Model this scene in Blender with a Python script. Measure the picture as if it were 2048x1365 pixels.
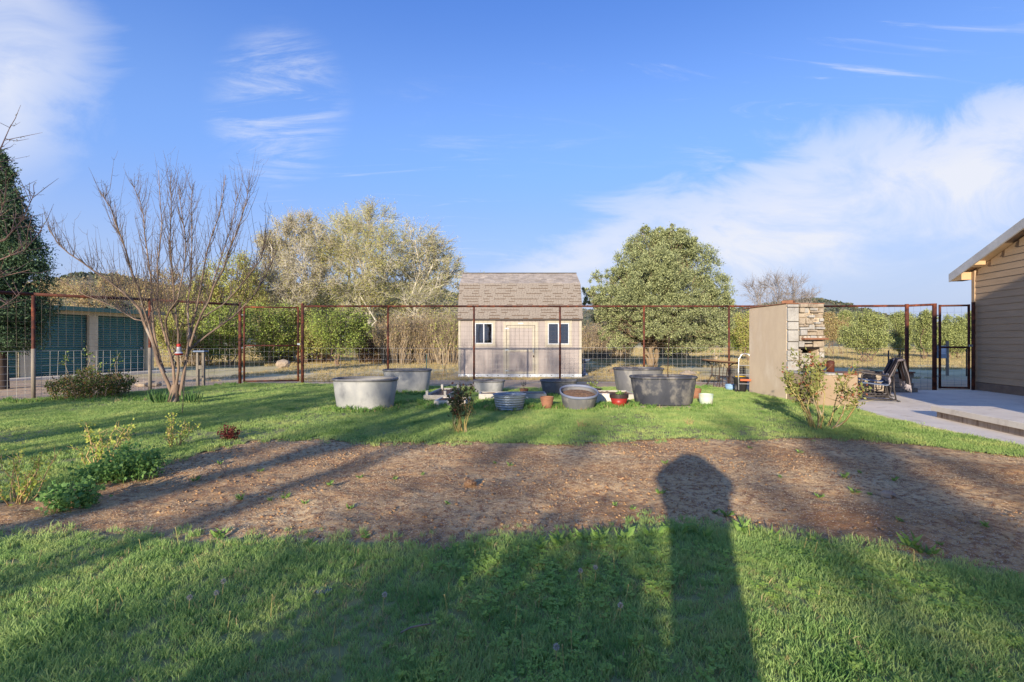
import bpy, math, random
import numpy as np
from mathutils import Vector, Matrix

# ------------------------------------------------------------------ clear
for o in list(bpy.data.objects):
    bpy.data.objects.remove(o)
sc = bpy.context.scene
COL = sc.collection
R = math.radians

# ------------------------------------------------------------------ camera
CAM_H = 1.4
F = 1000.0            # focal length in pixels of the 2048 px photograph
cam = bpy.data.cameras.new('camera')
cam.sensor_width = 36.0
cam.lens = F / 2048 * 36.0
cam.shift_y = 0.0007
cam.clip_start = 0.05
cam.clip_end = 5000
camo = bpy.data.objects.new('camera', cam)
COL.objects.link(camo)
camo.location = (0, 0, CAM_H)
camo.rotation_euler = (R(90), 0, 0)
sc.camera = camo

# ------------------------------------------------------------------ sky, sun
SUN_AZ = R(18.3)      # direction the light travels, clockwise from +Y
SUN_EL = R(13.4)
w = bpy.data.worlds.new('World')
sc.world = w
w.use_nodes = True
nt = w.node_tree
nt.nodes.clear()
def N(tree, typ, **kw):
    n = tree.nodes.new(typ)
    for k, v in kw.items():
        setattr(n, k, v)
    return n
def setin(n, **kw):
    for k, v in kw.items():
        n.inputs[k.replace('_', ' ')].default_value = v
def L(tree, a, b):
    tree.links.new(a, b)

def build_world():
    t = nt
    out = N(t, 'ShaderNodeOutputWorld')
    bg = N(t, 'ShaderNodeBackground')
    bg.inputs['Strength'].default_value = 0.15
    sky = N(t, 'ShaderNodeTexSky', sky_type='NISHITA')
    sky.sun_disc = False
    sky.sun_elevation = SUN_EL
    sky.sun_rotation = SUN_AZ + math.pi
    sky.altitude = 1400
    sky.air_density = 1.0
    sky.dust_density = 0.2
    sky.ozone_density = 2.5
    hs = N(t, 'ShaderNodeHueSaturation')
    hs.inputs['Hue'].default_value = 0.513
    hs.inputs['Saturation'].default_value = SKY_SAT
    hs.inputs['Value'].default_value = SKY_VAL
    L(t, sky.outputs[0], hs.inputs['Color'])
    tc = N(t, 'ShaderNodeTexCoord')
    sep = N(t, 'ShaderNodeSeparateXYZ')
    L(t, tc.outputs['Generated'], sep.inputs[0])
    def M(op, a, b=None, c=None, clamp=False):
        n = N(t, 'ShaderNodeMath', operation=op)
        n.use_clamp = clamp
        for i, v in enumerate((a, b, c)):
            if v is None: continue
            if isinstance(v, (int, float)): n.inputs[i].default_value = v
            else: L(t, v, n.inputs[i])
        return n.outputs[0]
    X, Y, Z = sep.outputs
    # project the sky direction onto a high flat cloud sheet
    zc = M('MAXIMUM', Z, 0.0)
    den = M('ADD', zc, 0.12)
    cx = M('DIVIDE', X, den)
    cy = M('DIVIDE', Y, den)
    comb = N(t, 'ShaderNodeCombineXYZ')
    L(t, cx, comb.inputs[0]); L(t, cy, comb.inputs[1])
    def noise(scale, detail, rough, dist, sx, sy, rot, off=(0, 0, 0)):
        mp = N(t, 'ShaderNodeMapping')
        mp.inputs['Scale'].default_value = (sx, sy, 1)
        mp.inputs['Rotation'].default_value = (0, 0, rot)
        mp.inputs['Location'].default_value = off
        L(t, comb.outputs[0], mp.inputs[0])
        n = N(t, 'ShaderNodeTexNoise')
        n.inputs['Scale'].default_value = scale
        n.inputs['Detail'].default_value = detail
        n.inputs['Roughness'].default_value = rough
        n.inputs['Distortion'].default_value = dist
        L(t, mp.outputs[0], n.inputs['Vector'])
        return n.outputs['Fac']
    fine = noise(1.6, 9, 0.62, 0.9, 0.55, 1.5, R(-25))
    broad = noise(0.55, 3, 0.5, 0.3, 1, 1, 0, (3.1, 1.7, 0))
    def sstep(v, a, b):
        n = N(t, 'ShaderNodeMapRange', interpolation_type='SMOOTHSTEP')
        n.inputs['From Min'].default_value = a; n.inputs['From Max'].default_value = b
        L(t, v, n.inputs['Value'])
        return n.outputs[0]
    # image-plane style slopes of the direction (direction space, world fixed)
    yy = M('MAXIMUM', Y, 0.08)
    ax = M('DIVIDE', X, yy)
    az = M('DIVIDE', Z, yy)
    c2 = N(t, 'ShaderNodeCombineXYZ'); L(t, ax, c2.inputs[0]); L(t, az, c2.inputs[1]); L(t, Y, c2.inputs[2])
    mp2 = N(t, 'ShaderNodeMapping'); mp2.inputs['Scale'].default_value = (1.6, 3.4, 0.5); mp2.inputs['Rotation'].default_value = (0, 0, R(-22)); L(t, c2.outputs[0], mp2.inputs[0])
    n2 = N(t, 'ShaderNodeTexNoise'); n2.inputs['Scale'].default_value = 1.9; n2.inputs['Detail'].default_value = 9; n2.inputs['Roughness'].default_value = 0.62; n2.inputs['Distortion'].default_value = 0.7
    L(t, mp2.outputs[0], n2.inputs['Vector']); fine = n2.outputs['Fac']
    wob = M('MULTIPLY', M('SUBTRACT', fine, 0.5), 0.42)
    azw = M('ADD', az, wob)
    axw = M('ADD', ax, wob)
    # bank 1: long cirrus bank in the north-east, upper edge rising to the east
    edge = M('ADD', M('MULTIPLY', ax, 0.305), 0.205)
    d1 = M('SUBTRACT', edge, azw)
    b1 = M('MULTIPLY', sstep(d1, -0.02, 0.09), sstep(axw, -0.16, 0.12))
    lowfade = sstep(M('SUBTRACT', M('ADD', M('MULTIPLY', ax, 0.05), 0.28), d1), 0.0, 0.26)
    b1 = M('MULTIPLY', b1, M('ADD', M('MULTIPLY', lowfade, 0.68), 0.24))
    front = sstep(Y, 0.05, 0.3)
    b1 = M('MULTIPLY', b1, front)
    # bank 2: broad cirrus in the west
    d2 = M('SUBTRACT', M('MULTIPLY', axw, -1.0), M('ADD', 0.80, M('MULTIPLY', M('ABSOLUTE', M('SUBTRACT', az, 0.55)), 0.35)))
    b2 = M('MULTIPLY', sstep(d2, -0.03, 0.16), 0.75)
    b2 = M('MULTIPLY', b2, sstep(az, 0.24, 0.44))
    b2 = M('MULTIPLY', b2, front)
    # stray wisps everywhere
    wsp = noise(2.6, 10, 0.68, 1.6, 0.4, 1.6, R(-18), (8, 2, 0))
    b3 = M('MULTIPLY', sstep(wsp, 0.54, 0.80), sstep(broad, 0.45, 0.66))
    b3 = M('MULTIPLY', b3, 0.75)
    # wisp patch in the north-west
    e1 = M('ADD', M('POWER', M('DIVIDE', M('ADD', ax, 0.47), 0.13), 2.0), M('POWER', M('DIVIDE', M('SUBTRACT', az, 0.47), 0.15), 2.0))
    b4 = M('MULTIPLY', M('SUBTRACT', 1.0, sstep(e1, 0.0, 1.6)), sstep(wsp, 0.40, 0.72))
    b4 = M('MULTIPLY', M('MULTIPLY', b4, 0.62), front)
    texd = M('ADD', M('MULTIPLY', fine, 1.7), 0.0)
    cov = M('MAXIMUM', M('MULTIPLY', b1, texd), M('MULTIPLY', b2, texd))
    cov = M('MAXIMUM', cov, M('MAXIMUM', b3, b4))
    cov = M('MULTIPLY', cov, sstep(Z, 0.0, 0.10))
    # thin haze of cirrostratus low down
    hz = M('MULTIPLY', M('SUBTRACT', 1.0, sstep(Z, 0.0, 0.34)), 0.97, clamp=True)
    prev = hs.outputs[0]
    for fac, cc in ((M('MULTIPLY', sstep(Z, 0.28, 0.62), 0.6), ZENITH), (M('MULTIPLY', M('SUBTRACT', 1.0, sstep(Z, 0.22, 0.62)), 0.7), MIDSKY), (hz, HORIZON)):
        mh = N(t, 'ShaderNodeMix', data_type='RGBA')
        L(t, fac, mh.inputs['Factor']); L(t, prev, mh.inputs['A']); mh.inputs['B'].default_value = cc
        prev = mh.outputs['Result']
    mix = N(t, 'ShaderNodeMix', data_type='RGBA')
    L(t, M('MULTIPLY', cov, 1.08, clamp=True), mix.inputs['Factor'])
    L(t, mh.outputs['Result'], mix.inputs['A'])
    mix.inputs['B'].default_value = CLOUD
    L(t, mix.outputs['Result'], bg.inputs['Color'])
    L(t, bg.outputs[0], out.inputs[0])
SKY_SAT, SKY_VAL = 1.12, 0.86
CLOUD = (2.15, 2.24, 2.52, 1)
HORIZON = (1.24, 1.47, 2.05, 1)
MIDSKY = (0.56, 1.02, 2.2, 1)
ZENITH = (0.17, 0.53, 1.86, 1)
build_world()

sun = bpy.data.lights.new('sun', 'SUN')
sun.energy = 2.95
sun.angle = R(0.7)
sun.color = (1.0, 0.89, 0.73)
suno = bpy.data.objects.new('sun', sun)
COL.objects.link(suno)
sd = Vector((math.sin(SUN_AZ) * math.cos(SUN_EL), math.cos(SUN_AZ) * math.cos(SUN_EL), -math.sin(SUN_EL)))
suno.rotation_euler = sd.to_track_quat('-Z', 'Y').to_euler()
suno.location = (-10, -30, 20)

vs = sc.view_settings
vs.view_transform = 'Standard'
vs.look = 'None'
vs.gamma = 1.0
vs.use_curve_mapping = False
vs.exposure = 1.36
sc.render.engine = 'CYCLES'
sc.cycles.max_bounces = 6
sc.cycles.diffuse_bounces = 3
sc.cycles.glossy_bounces = 2
sc.cycles.transparent_max_bounces = 6
sc.cycles.transmission_bounces = 4

# ------------------------------------------------------------------ helpers
def lin(c):
    return tuple(((v / 255) / 12.92 if v / 255 <= 0.04045 else ((v / 255 + 0.055) / 1.055) ** 2.4) for v in c)
def rgba(c, k=1.0):
    l = lin(c)
    return (l[0] * k, l[1] * k, l[2] * k, 1)
def P(x, y, z=0.0):
    """ground point at height z seen at photo pixel x,y"""
    d = (CAM_H - z) * F / (y - 684.0)
    return Vector(((x - 1024.0) / F * d, d, z))
def PD(x, y, d):
    """point at distance d along the view axis seen at photo pixel x,y"""
    return Vector(((x - 1024.0) / F * d, d, CAM_H + (684.0 - y) / F * d))

def vnoise(x, y, seed=0):
    x = np.asarray(x, dtype=np.float64); y = np.asarray(y, dtype=np.float64)
    xi = np.floor(x); yi = np.floor(y)
    fx = x - xi; fy = y - yi
    fx = fx * fx * (3 - 2 * fx); fy = fy * fy * (3 - 2 * fy)
    def h(a, b):
        v = np.sin(a * 127.1 + b * 311.7 + seed * 74.7) * 43758.5453
        return v - np.floor(v)
    return (h(xi, yi) * (1 - fx) + h(xi + 1, yi) * fx) * (1 - fy) + (h(xi, yi + 1) * (1 - fx) + h(xi + 1, yi + 1) * fx) * fy
def fbm(x, y, seed=0, oct=4, rough=0.5):
    s = 0; a = 1; n = 0
    for i in range(oct):
        s = s + a * vnoise(np.asarray(x) * 2 ** i, np.asarray(y) * 2 ** i, seed + i * 7)
        n += a; a *= rough
    return s / n

def ground_z(x, y):
    """height of the land"""
    x = np.asarray(x, float); y = np.asarray(y, float)
    z = 0.05 * (fbm(x * 0.35, y * 0.35, 3, 3) - 0.5)
    drop = np.clip((y - 15.5) / 8.0, 0, 1)
    z = z - 0.24 * drop * drop * (3 - 2 * drop)
    z = z + 0.25 * (fbm(x * 0.05, y * 0.05, 9, 3) - 0.5) * np.clip((y - 22) / 20, 0, 1)
    lw = np.clip((-x - 8.5) / 3.0, 0, 1)
    z = z - 0.06 * lw
    return z
def gz(x, y):
    return float(ground_z(x, y))

class MB:
    """mesh builder"""
    def __init__(self):
        self.v = []; self.f = []
    def quad(self, a, b, c, d):
        n = len(self.v); self.v += [tuple(a), tuple(b), tuple(c), tuple(d)]
        self.f.append((n, n + 1, n + 2, n + 3)); return self
    def box(self, c, s, rz=0.0, rx=0.0, ry=0.0, taper=1.0):
        m = Matrix.Rotation(rz, 3, 'Z') @ Matrix.Rotation(ry, 3, 'Y') @ Matrix.Rotation(rx, 3, 'X')
        n = len(self.v)
        for dz in (-1, 1):
            k = taper if dz > 0 else 1
            for dx, dy in ((-1, -1), (1, -1), (1, 1), (-1, 1)):
                p = m @ Vector((dx * s[0] / 2 * k, dy * s[1] / 2 * k, dz * s[2] / 2))
                self.v.append((c[0] + p.x, c[1] + p.y, c[2] + p.z))
        for f in ((0, 3, 2, 1), (4, 5, 6, 7), (0, 1, 5, 4), (1, 2, 6, 5), (2, 3, 7, 6), (3, 0, 4, 7)):
            self.f.append(tuple(n + i for i in f))
        return self
    def bar(self, a, b, wdt, hgt, up=(0, 0, 1)):
        a = Vector(a); b = Vector(b); t = (b - a).normalized(); up = Vector(up)
        if abs(t.dot(up)) > 0.98: up = Vector((1, 0, 0))
        s = t.cross(up).normalized(); u = s.cross(t).normalized()
        n = len(self.v)
        for p in (a, b):
            for i, j in ((-1, -1), (1, -1), (1, 1), (-1, 1)):
                self.v.append(tuple(p + s * (i * wdt / 2) + u * (j * hgt / 2)))
        for f in ((0, 3, 2, 1), (4, 5, 6, 7), (0, 1, 5, 4), (1, 2, 6, 5), (2, 3, 7, 6), (3, 0, 4, 7)):
            self.f.append(tuple(n + i for i in f))
        return self
    def tube(self, pts, radii, n=8, cap=True):
        pts = [Vector(p) for p in pts]
        if not hasattr(radii, '__len__'): radii = [radii] * len(pts)
        base = len(self.v); ref = Vector((0.31, 0.17, 0.93))
        u = None
        for i, p in enumerate(pts):
            t = (pts[min(i + 1, len(pts) - 1)] - pts[max(i - 1, 0)]).normalized()
            if u is None:
                if abs(t.dot(ref)) > 0.95: ref = Vector((1, 0, 0.1)).normalized()
                u = t.cross(ref).normalized()
            else:
                u = (u - t * u.dot(t)).normalized()
            v = t.cross(u)
            for k in range(n):
                a = 2 * math.pi * k / n
                self.v.append(tuple(p + (u * math.cos(a) + v * math.sin(a)) * radii[i]))
        for i in range(len(pts) - 1):
            for k in range(n):
                self.f.append((base + i * n + k, base + i * n + (k + 1) % n, base + (i + 1) * n + (k + 1) % n, base + (i + 1) * n + k))
        if cap:
            self.f.append(tuple(base + k for k in range(n))[::-1])
            e = base + (len(pts) - 1) * n
            self.f.append(tuple(e + k for k in range(n)))
        return self
    def lathe(self, prof, n=32, sx=1.0, sy=1.0, c=(0, 0, 0), power=2.0, closed=False, wob=None):
        base = len(self.v)
        for (r, z) in prof:
            for k in range(n):
                a = 2 * math.pi * k / n
                ca, sa = math.cos(a), math.sin(a)
                q = 1.0 if power == 2.0 else (abs(ca) ** power + abs(sa) ** power) ** (-1 / power)
                rr = r * q * (1 if wob is None else wob(a, z))
                self.v.append((c[0] + rr * sx * ca, c[1] + rr * sy * sa, c[2] + z))
        m = len(prof)
        for i in range(m - 1 + (1 if closed else 0)):
            j = (i + 1) % m
            for k in range(n):
                self.f.append((base + i * n + k, base + i * n + (k + 1) % n, base + j * n + (k + 1) % n, base + j * n + k))
        return self
    def disc(self, r, z, n=32, sx=1.0, sy=1.0, c=(0, 0, 0), power=2.0, flip=False):
        base = len(self.v); idx = []
        for k in range(n):
            a = 2 * math.pi * k / n; ca, sa = math.cos(a), math.sin(a)
            q = 1.0 if power == 2.0 else (abs(ca) ** power + abs(sa) ** power) ** (-1 / power)
            self.v.append((c[0] + r * q * sx * ca, c[1] + r * q * sy * sa, c[2] + z)); idx.append(base + k)
        self.f.append(tuple(idx[::-1] if flip else idx))
        return self
    def xf(self, mat):
        self.v = [tuple(mat @ Vector(p)) for p in self.v]; return self
    def build(self, name, mat, parent=None, smooth=False, bevel=0.0):
        me = bpy.data.meshes.new(name)
        me.from_pydata(self.v, [], self.f)
        me.update()
        if smooth:
            me.polygons.foreach_set('use_smooth', [True] * len(me.polygons))
        me.materials.append(mat)
        o = bpy.data.objects.new(name, me)
        COL.objects.link(o)
        if parent: o.parent = parent
        if bevel:
            b = o.modifiers.new('bevel', 'BEVEL'); b.width = bevel; b.segments = 2; b.limit_method = 'ANGLE'
        return o

def np_mesh(name, V, Fq, mat, parent=None, smooth=False):
    """V (n,3); Fq (m,3) or (m,4), or a list of such arrays"""
    if not isinstance(Fq, (list, tuple)): Fq = [Fq]
    me = bpy.data.meshes.new(name)
    V = np.ascontiguousarray(V, dtype=np.float32)
    me.vertices.add(len(V)); me.vertices.foreach_set('co', V.ravel())
    idx = np.concatenate([f.ravel() for f in Fq]).astype(np.int32)
    tot = np.concatenate([np.full(len(f), f.shape[1]) for f in Fq])
    st = np.concatenate([[0], np.cumsum(tot)[:-1]]).astype(np.int32)
    me.loops.add(len(idx)); me.loops.foreach_set('vertex_index', idx)
    me.polygons.add(len(st)); me.polygons.foreach_set('loop_start', st)
    if smooth: me.polygons.foreach_set('use_smooth', np.ones(len(st), dtype=bool))
    me.update(calc_edges=True)
    me.materials.append(mat)
    o = bpy.data.objects.new(name, me)
    COL.objects.link(o)
    if parent: o.parent = parent
    return o

class Tubes:
    """many tapered tubes batched with numpy"""
    def __init__(self): self.g = {}
    def add(self, pts, radii, n=5):
        pts = np.asarray([tuple(p) for p in pts], float)
        radii = np.asarray(radii, float)
        self.g.setdefault((len(pts), n), []).append((pts, radii))
    def arrays(self):
        Vs, Fs, off = [], [], 0
        for (m, n), lst in self.g.items():
            Pn = np.stack([p for p, r in lst]); Rn = np.stack([r for p, r in lst])
            B = len(lst)
            T = np.empty_like(Pn)
            T[:, 1:-1] = Pn[:, 2:] - Pn[:, :-2]; T[:, 0] = Pn[:, 1] - Pn[:, 0]; T[:, -1] = Pn[:, -1] - Pn[:, -2]
            T /= np.linalg.norm(T, axis=2, keepdims=True) + 1e-9
            ref = np.array([0.91, 0.39, 0.12]); ref = ref / np.linalg.norm(ref)
            U = np.cross(T, ref); ln = np.linalg.norm(U, axis=2, keepdims=True)
            U = np.where(ln < 0.05, np.cross(T, np.array([0, 0.2, 1.0])), U)
            U /= np.linalg.norm(U, axis=2, keepdims=True) + 1e-9
            W = np.cross(T, U)
            a = np.arange(n) * 2 * np.pi / n
            V = Pn[:, :, None, :] + Rn[:, :, None, None] * (U[:, :, None, :] * np.cos(a)[None, None, :, None] + W[:, :, None, :] * np.sin(a)[None, None, :, None])
            i = np.arange(m - 1)[:, None] * n; k = np.arange(n)[None, :]
            q = np.stack([i + k, i + (k + 1) % n, i + n + (k + 1) % n, i + n + k], axis=-1).reshape(-1, 4)
            Fq = (np.arange(B)[:, None, None] * (m * n) + q[None]).reshape(-1, 4) + off
            Vs.append(V.reshape(-1, 3)); Fs.append(Fq); off += B * m * n
        return np.concatenate(Vs), np.concatenate(Fs)
    def build(self, name, mat, parent=None, smooth=True):
        V, Fq = self.arrays()
        return np_mesh(name, V, Fq, mat, parent, smooth)

def leaf_arrays(C, D, ln, wd, rng, droop=0.25):
    """kite leaves: C centres (n,3), D directions (n,3), length & width arrays"""
    n = len(C)
    D = D / (np.linalg.norm(D, axis=1, keepdims=True) + 1e-9)
    A = rng.normal(size=(n, 3)); S = np.cross(D, A); S /= np.linalg.norm(S, axis=1, keepdims=True) + 1e-9
    Nn = np.cross(S, D)
    ln = np.broadcast_to(ln, (n,))[:, None]; wd = np.broadcast_to(wd, (n,))[:, None]
    V = np.stack([C, C + D * ln * 0.5 + S * wd * 0.5 + Nn * ln * droop * 0.3, C + D * ln, C + D * ln * 0.5 - S * wd * 0.5 + Nn * ln * droop * 0.3], axis=1)
    Fq = np.arange(n * 4).reshape(n, 4)
    return V.reshape(-1, 3), Fq

def tag(o, label=None, cat=None, group=None, kind=None):
    if label: o['label'] = label
    if cat: o['category'] = cat
    if group: o['group'] = group
    if kind: o['kind'] = kind
    return o
def thing(name, label, cat, loc=(0, 0, 0), rz=0.0, group=None):
    o = bpy.data.objects.new(name, None)
    o.empty_display_size = 0.1
    COL.objects.link(o)
    o.location = loc; o.rotation_euler = (0, 0, rz)
    return tag(o, label, cat, group)
def copy_tree(o, parent=None):
    c = o.copy(); COL.objects.link(c)
    if parent: c.parent = parent
    for ch in list(o.children): copy_tree(ch, c)
    return c
def struct(o): o['kind'] = 'structure'; return o

# ------------------------------------------------------------------ materials
def new_mat(name):
    m = bpy.data.materials.new(name); m.use_nodes = True
    t = m.node_tree; t.nodes.clear()
    out = N(t, 'ShaderNodeOutputMaterial'); b = N(t, 'ShaderNodeBsdfPrincipled')
    L(t, b.outputs[0], out.inputs[0])
    return m, t, b, out
def coords(t, kind='Object'):
    tc = N(t, 'ShaderNodeTexCoord'); return tc.outputs[kind]
def tnoise(t, vec, scale, detail=4, rough=0.55, stretch=None, dist=0.0):
    if stretch:
        mp = N(t, 'ShaderNodeMapping'); mp.inputs['Scale'].default_value = stretch
        L(t, vec, mp.inputs[0]); vec = mp.outputs[0]
    n = N(t, 'ShaderNodeTexNoise')
    n.inputs['Scale'].default_value = scale; n.inputs['Detail'].default_value = detail
    n.inputs['Roughness'].default_value = rough; n.inputs['Distortion'].default_value = dist
    L(t, vec, n.inputs['Vector'])
    return n.outputs['Fac']
def ramp(t, fac, stops):
    r = N(t, 'ShaderNodeValToRGB')
    e = r.color_ramp.elements
    while len(e) < len(stops): e.new(0.5)
    for i, (p, c) in enumerate(stops):
        e[i].position = p; e[i].color = c
    L(t, fac, r.inputs[0])
    return r.outputs['Color']
def mixc(t, fac, a, b, blend='MIX'):
    m = N(t, 'ShaderNodeMix', data_type='RGBA', blend_type=blend)
    if isinstance(fac, (int, float)): m.inputs['Factor'].default_value = fac
    else: L(t, fac, m.inputs['Factor'])
    for k, v in (('A', a), ('B', b)):
        if isinstance(v, tuple): m.inputs[k].default_value = v
        else: L(t, v, m.inputs[k])
    return m.outputs['Result']
def pmat(name, c1, c2, scale=6, rough=0.8, bump=0.0, bscale=None, island=0.0, metal=0.0, c3=None, scale3=40, f3=(0.55, 0.7),
         stretch=None, space='Object', spec=0.3, detail=5, dist=0.0):
    """colour noise between c1 and c2, optional specks of c3, bump, and variation per loose piece"""
    m, t, b, out = new_mat(name)
    vec = coords(t, space)
    f = tnoise(t, vec, scale, detail, 0.6, stretch, dist)
    col = ramp(t, f, [(0.3, c1), (0.7, c2)])
    if c3:
        f3n = tnoise(t, vec, scale3, 4, 0.6, stretch)
        r3 = ramp(t, f3n, [(f3[0], (0, 0, 0, 1)), (f3[1], (1, 1, 1, 1))])
        col = mixc(t, r3, col, c3)
    if island:
        g = N(t, 'ShaderNodeNewGeometry')
        hs = N(t, 'ShaderNodeHueSaturation')
        mr = N(t, 'ShaderNodeMapRange'); mr.inputs['To Min'].default_value = 1 - island; mr.inputs['To Max'].default_value = 1 + island
        L(t, g.outputs['Random Per Island'], mr.inputs[0]); L(t, mr.outputs[0], hs.inputs['Value']); L(t, col, hs.inputs['Color'])
        col = hs.outputs[0]
    L(t, col, b.inputs['Base Color'])
    b.inputs['Roughness'].default_value = rough
    b.inputs['Metallic'].default_value = metal
    b.inputs['Specular IOR Level'].default_value = spec
    if bump:
        bn = tnoise(t, vec, bscale or scale * 6, 5, 0.6, stretch)
        bp = N(t, 'ShaderNodeBump'); bp.inputs['Strength'].default_value = bump; bp.inputs['Distance'].default_value = 0.02
        L(t, bn, bp.inputs['Height']); L(t, bp.outputs[0], b.inputs['Normal'])
    return m
def leafmat(name, ca, cb, trans=0.3, big=None, bigscale=0.6, rough=0.6, cdead=None, dead=0.12, objrand=False, patch=None):
    """leaf colour varies from leaf to leaf between ca and cb"""
    m, t, b, out = new_mat(name)
    g = N(t, 'ShaderNodeNewGeometry')
    src = g.outputs['Random Per Island']
    if objrand:
        oi = N(t, 'ShaderNodeObjectInfo')
        ad = N(t, 'ShaderNodeMath', operation='MULTIPLY_ADD'); ad.inputs[1].default_value = 0.5
        L(t, src, ad.inputs[0])
        m2 = N(t, 'ShaderNodeMath', operation='MULTIPLY'); m2.inputs[1].default_value = 0.5
        L(t, oi.outputs['Random'], m2.inputs[0]); L(t, m2.outputs[0], ad.inputs[2])
        src = ad.outputs[0]
    stops = [(0.0, ca), (1.0 - dead if cdead else 1.0, cb)]
    if cdead: stops += [(1.0 - dead + 0.01, cdead)]
    col = ramp(t, src, stops)
    if big:
        f = tnoise(t, coords(t, 'Object'), bigscale, 3)
        r = ramp(t, f, [(0.42, (0, 0, 0, 1)), (0.62, (1, 1, 1, 1))])
        col = mixc(t, r, col, mixc(t, 0.75, col, big))
    if patch:
        f = tnoise(t, g.outputs['Position'], 1.7, 5, 0.65)
        col = mixc(t, ramp(t, f, [(0.5, (0, 0, 0, 1)), (0.72, (0.8, 0.8, 0.8, 1))]), col, patch[0])
        col = mixc(t, ramp(t, f, [(0.3, (0.8, 0.8, 0.8, 1)), (0.47, (0, 0, 0, 1))]), col, patch[1])
    L(t, col, b.inputs['Base Color']); b.inputs['Roughness'].default_value = rough
    b.inputs['Specular IOR Level'].default_value = 0.25
    tr = N(t, 'ShaderNodeBsdfTranslucent'); L(t, col, tr.inputs[0])
    mx = N(t, 'ShaderNodeMixShader'); mx.inputs[0].default_value = trans
    L(t, b.outputs[0], mx.inputs[1]); L(t, tr.outputs[0], mx.inputs[2]); L(t, mx.outputs[0], out.inputs[0])
    return m

MAT = {}
def mats():
    M = MAT
    M['rust'] = pmat('rusted_pipe', rgba((96, 54, 40)), rgba((58, 34, 30)), 9, 0.75, 0.25, 60, c3=rgba((150, 78, 44)), scale3=5, f3=(0.5, 0.75), spec=0.3)
    M['wire'] = pmat('galvanised_wire', rgba((190, 186, 178)), rgba((150, 146, 140)), 3, 0.5, metal=0.3)
    M['wire_old'] = pmat('weathered_wire', rgba((128, 116, 106)), rgba((96, 84, 76)), 3, 0.6, metal=0.3)
    M['wood_grey'] = pmat('weathered_wood', rgba((150, 140, 125)), rgba((110, 100, 88)), 5, 0.85, 0.3, 30, stretch=(1, 1, 0.15))
    M['shed_wall'] = pmat('mauve_taupe_paint', rgba((166, 155, 148)), rgba((150, 140, 134)), 1.2, 0.75, 0.12, 40, c3=rgba((132, 122, 117)), scale3=2.5, f3=(0.58, 0.8), stretch=(3, 3, 0.5))
    M['cream'] = pmat('cream_trim_paint', rgba((180, 171, 152)), rgba((166, 157, 140)), 3, 0.7, 0.08, 50)
    M['white_paint'] = pmat('white_paint', rgba((196, 190, 178)), rgba((168, 160, 146)), 4, 0.65, 0.15, 50, c3=rgba((130, 116, 98)), scale3=7, f3=(0.6, 0.8))
    M['white_vinyl'] = pmat('white_vinyl', rgba((198, 200, 202)), rgba((184, 186, 190)), 3, 0.4)
    M['skirt'] = pmat('galvanised_skirt', rgba((206, 210, 212)), rgba((176, 180, 184)), 4, 0.5, 0.1, 30)
    M['shingle'] = pmat('tan_shingle', rgba((150, 140, 128)), rgba((124, 114, 103)), 3, 0.95, 0.5, 160, c3=rgba((108, 96, 86)), scale3=14, f3=(0.5, 0.75))
    M['shingle_slope'] = pmat('tan_shingle_brightened', rgba((176, 164, 150)), rgba((146, 134, 122)), 3, 0.95, 0.5, 160, island=0.2)  # lighter copy of the shingle, making up for grazing sun on the upper slope
    M['underlay_shade'] = pmat('brown_underlay_shade', rgba((116, 96, 80)), rgba((96, 78, 66)), 8, 0.9)  # roof base whose brown stands in for shadow dashes between the tabs
    M['dark_edge'] = pmat('dark_drip_edge', rgba((70, 62, 58)), rgba((54, 48, 46)), 6, 0.6)
    M['stucco'] = pmat('tan_stucco', rgba((208, 188, 160)), rgba((190, 168, 142)), 1.6, 0.9, 0.3, 60, c3=rgba((218, 202, 178)), scale3=1.6, f3=(0.52, 0.8), stretch=(1.3, 1.3, 0.7))
    M['hearth'] = pmat('hearth_stucco', rgba((168, 146, 120)), rgba((150, 128, 104)), 2.2, 0.9, 0.35, 50, c3=rgba((132, 108, 86)), scale3=3.2, f3=(0.55, 0.78))  # darker copy of the stucco, toning down the sunlit hearth front
    M['stone'] = pmat('limestone_block', rgba((178, 164, 144)), rgba((132, 118, 102)), 6, 0.9, 0.9, 22, island=0.0, c3=rgba((102, 86, 72)), scale3=9, f3=(0.55, 0.75))
    M['stone_grey'] = pmat('pale_grey_stone', rgba((176, 172, 164)), rgba((146, 142, 136)), 4, 0.9, 0.8, 22, c3=rgba((148, 130, 110)), scale3=7, f3=(0.58, 0.78))
    M['mortar'] = pmat('mortar', rgba((150, 138, 122)), rgba((122, 110, 96)), 9, 0.95, 0.4, 60)
    M['terracotta'] = pmat('terracotta', rgba((150, 106, 80)), rgba((124, 84, 64)), 6, 0.85, 0.2, 50, c3=rgba((172, 142, 120)), scale3=5, f3=(0.56, 0.76))
    M['soot'] = pmat('soot', rgba((40, 34, 30)), rgba((24, 20, 18)), 6, 0.95)
    M['concrete'] = pmat('concrete', rgba((236, 222, 200)), rgba((218, 204, 184)), 1.3, 0.85, 0.2, 90, c3=rgba((190, 172, 150)), scale3=3.2, f3=(0.56, 0.78))
    M['siding'] = pmat('tan_siding', rgba((184, 156, 124)), rgba((170, 144, 114)), 1.5, 0.7, 0.12, 24, stretch=(1, 1, 6))
    M['fascia'] = pmat('weathered_white_fascia', rgba((214, 210, 202)), rgba((186, 180, 170)), 2, 0.7, 0.15, 30)
    M['soffit'] = pmat('tan_soffit', rgba((196, 164, 124)), rgba((180, 150, 112)), 3, 0.75)
    M['found'] = pmat('brown_foundation', rgba((140, 118, 98)), rgba((118, 98, 82)), 4, 0.85, 0.2)
    M['roof'] = pmat('brown_roofing', rgba((110, 94, 82)), rgba((84, 72, 64)), 8, 0.95, 0.3)
    M['glass'] = glass_mat()
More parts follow.
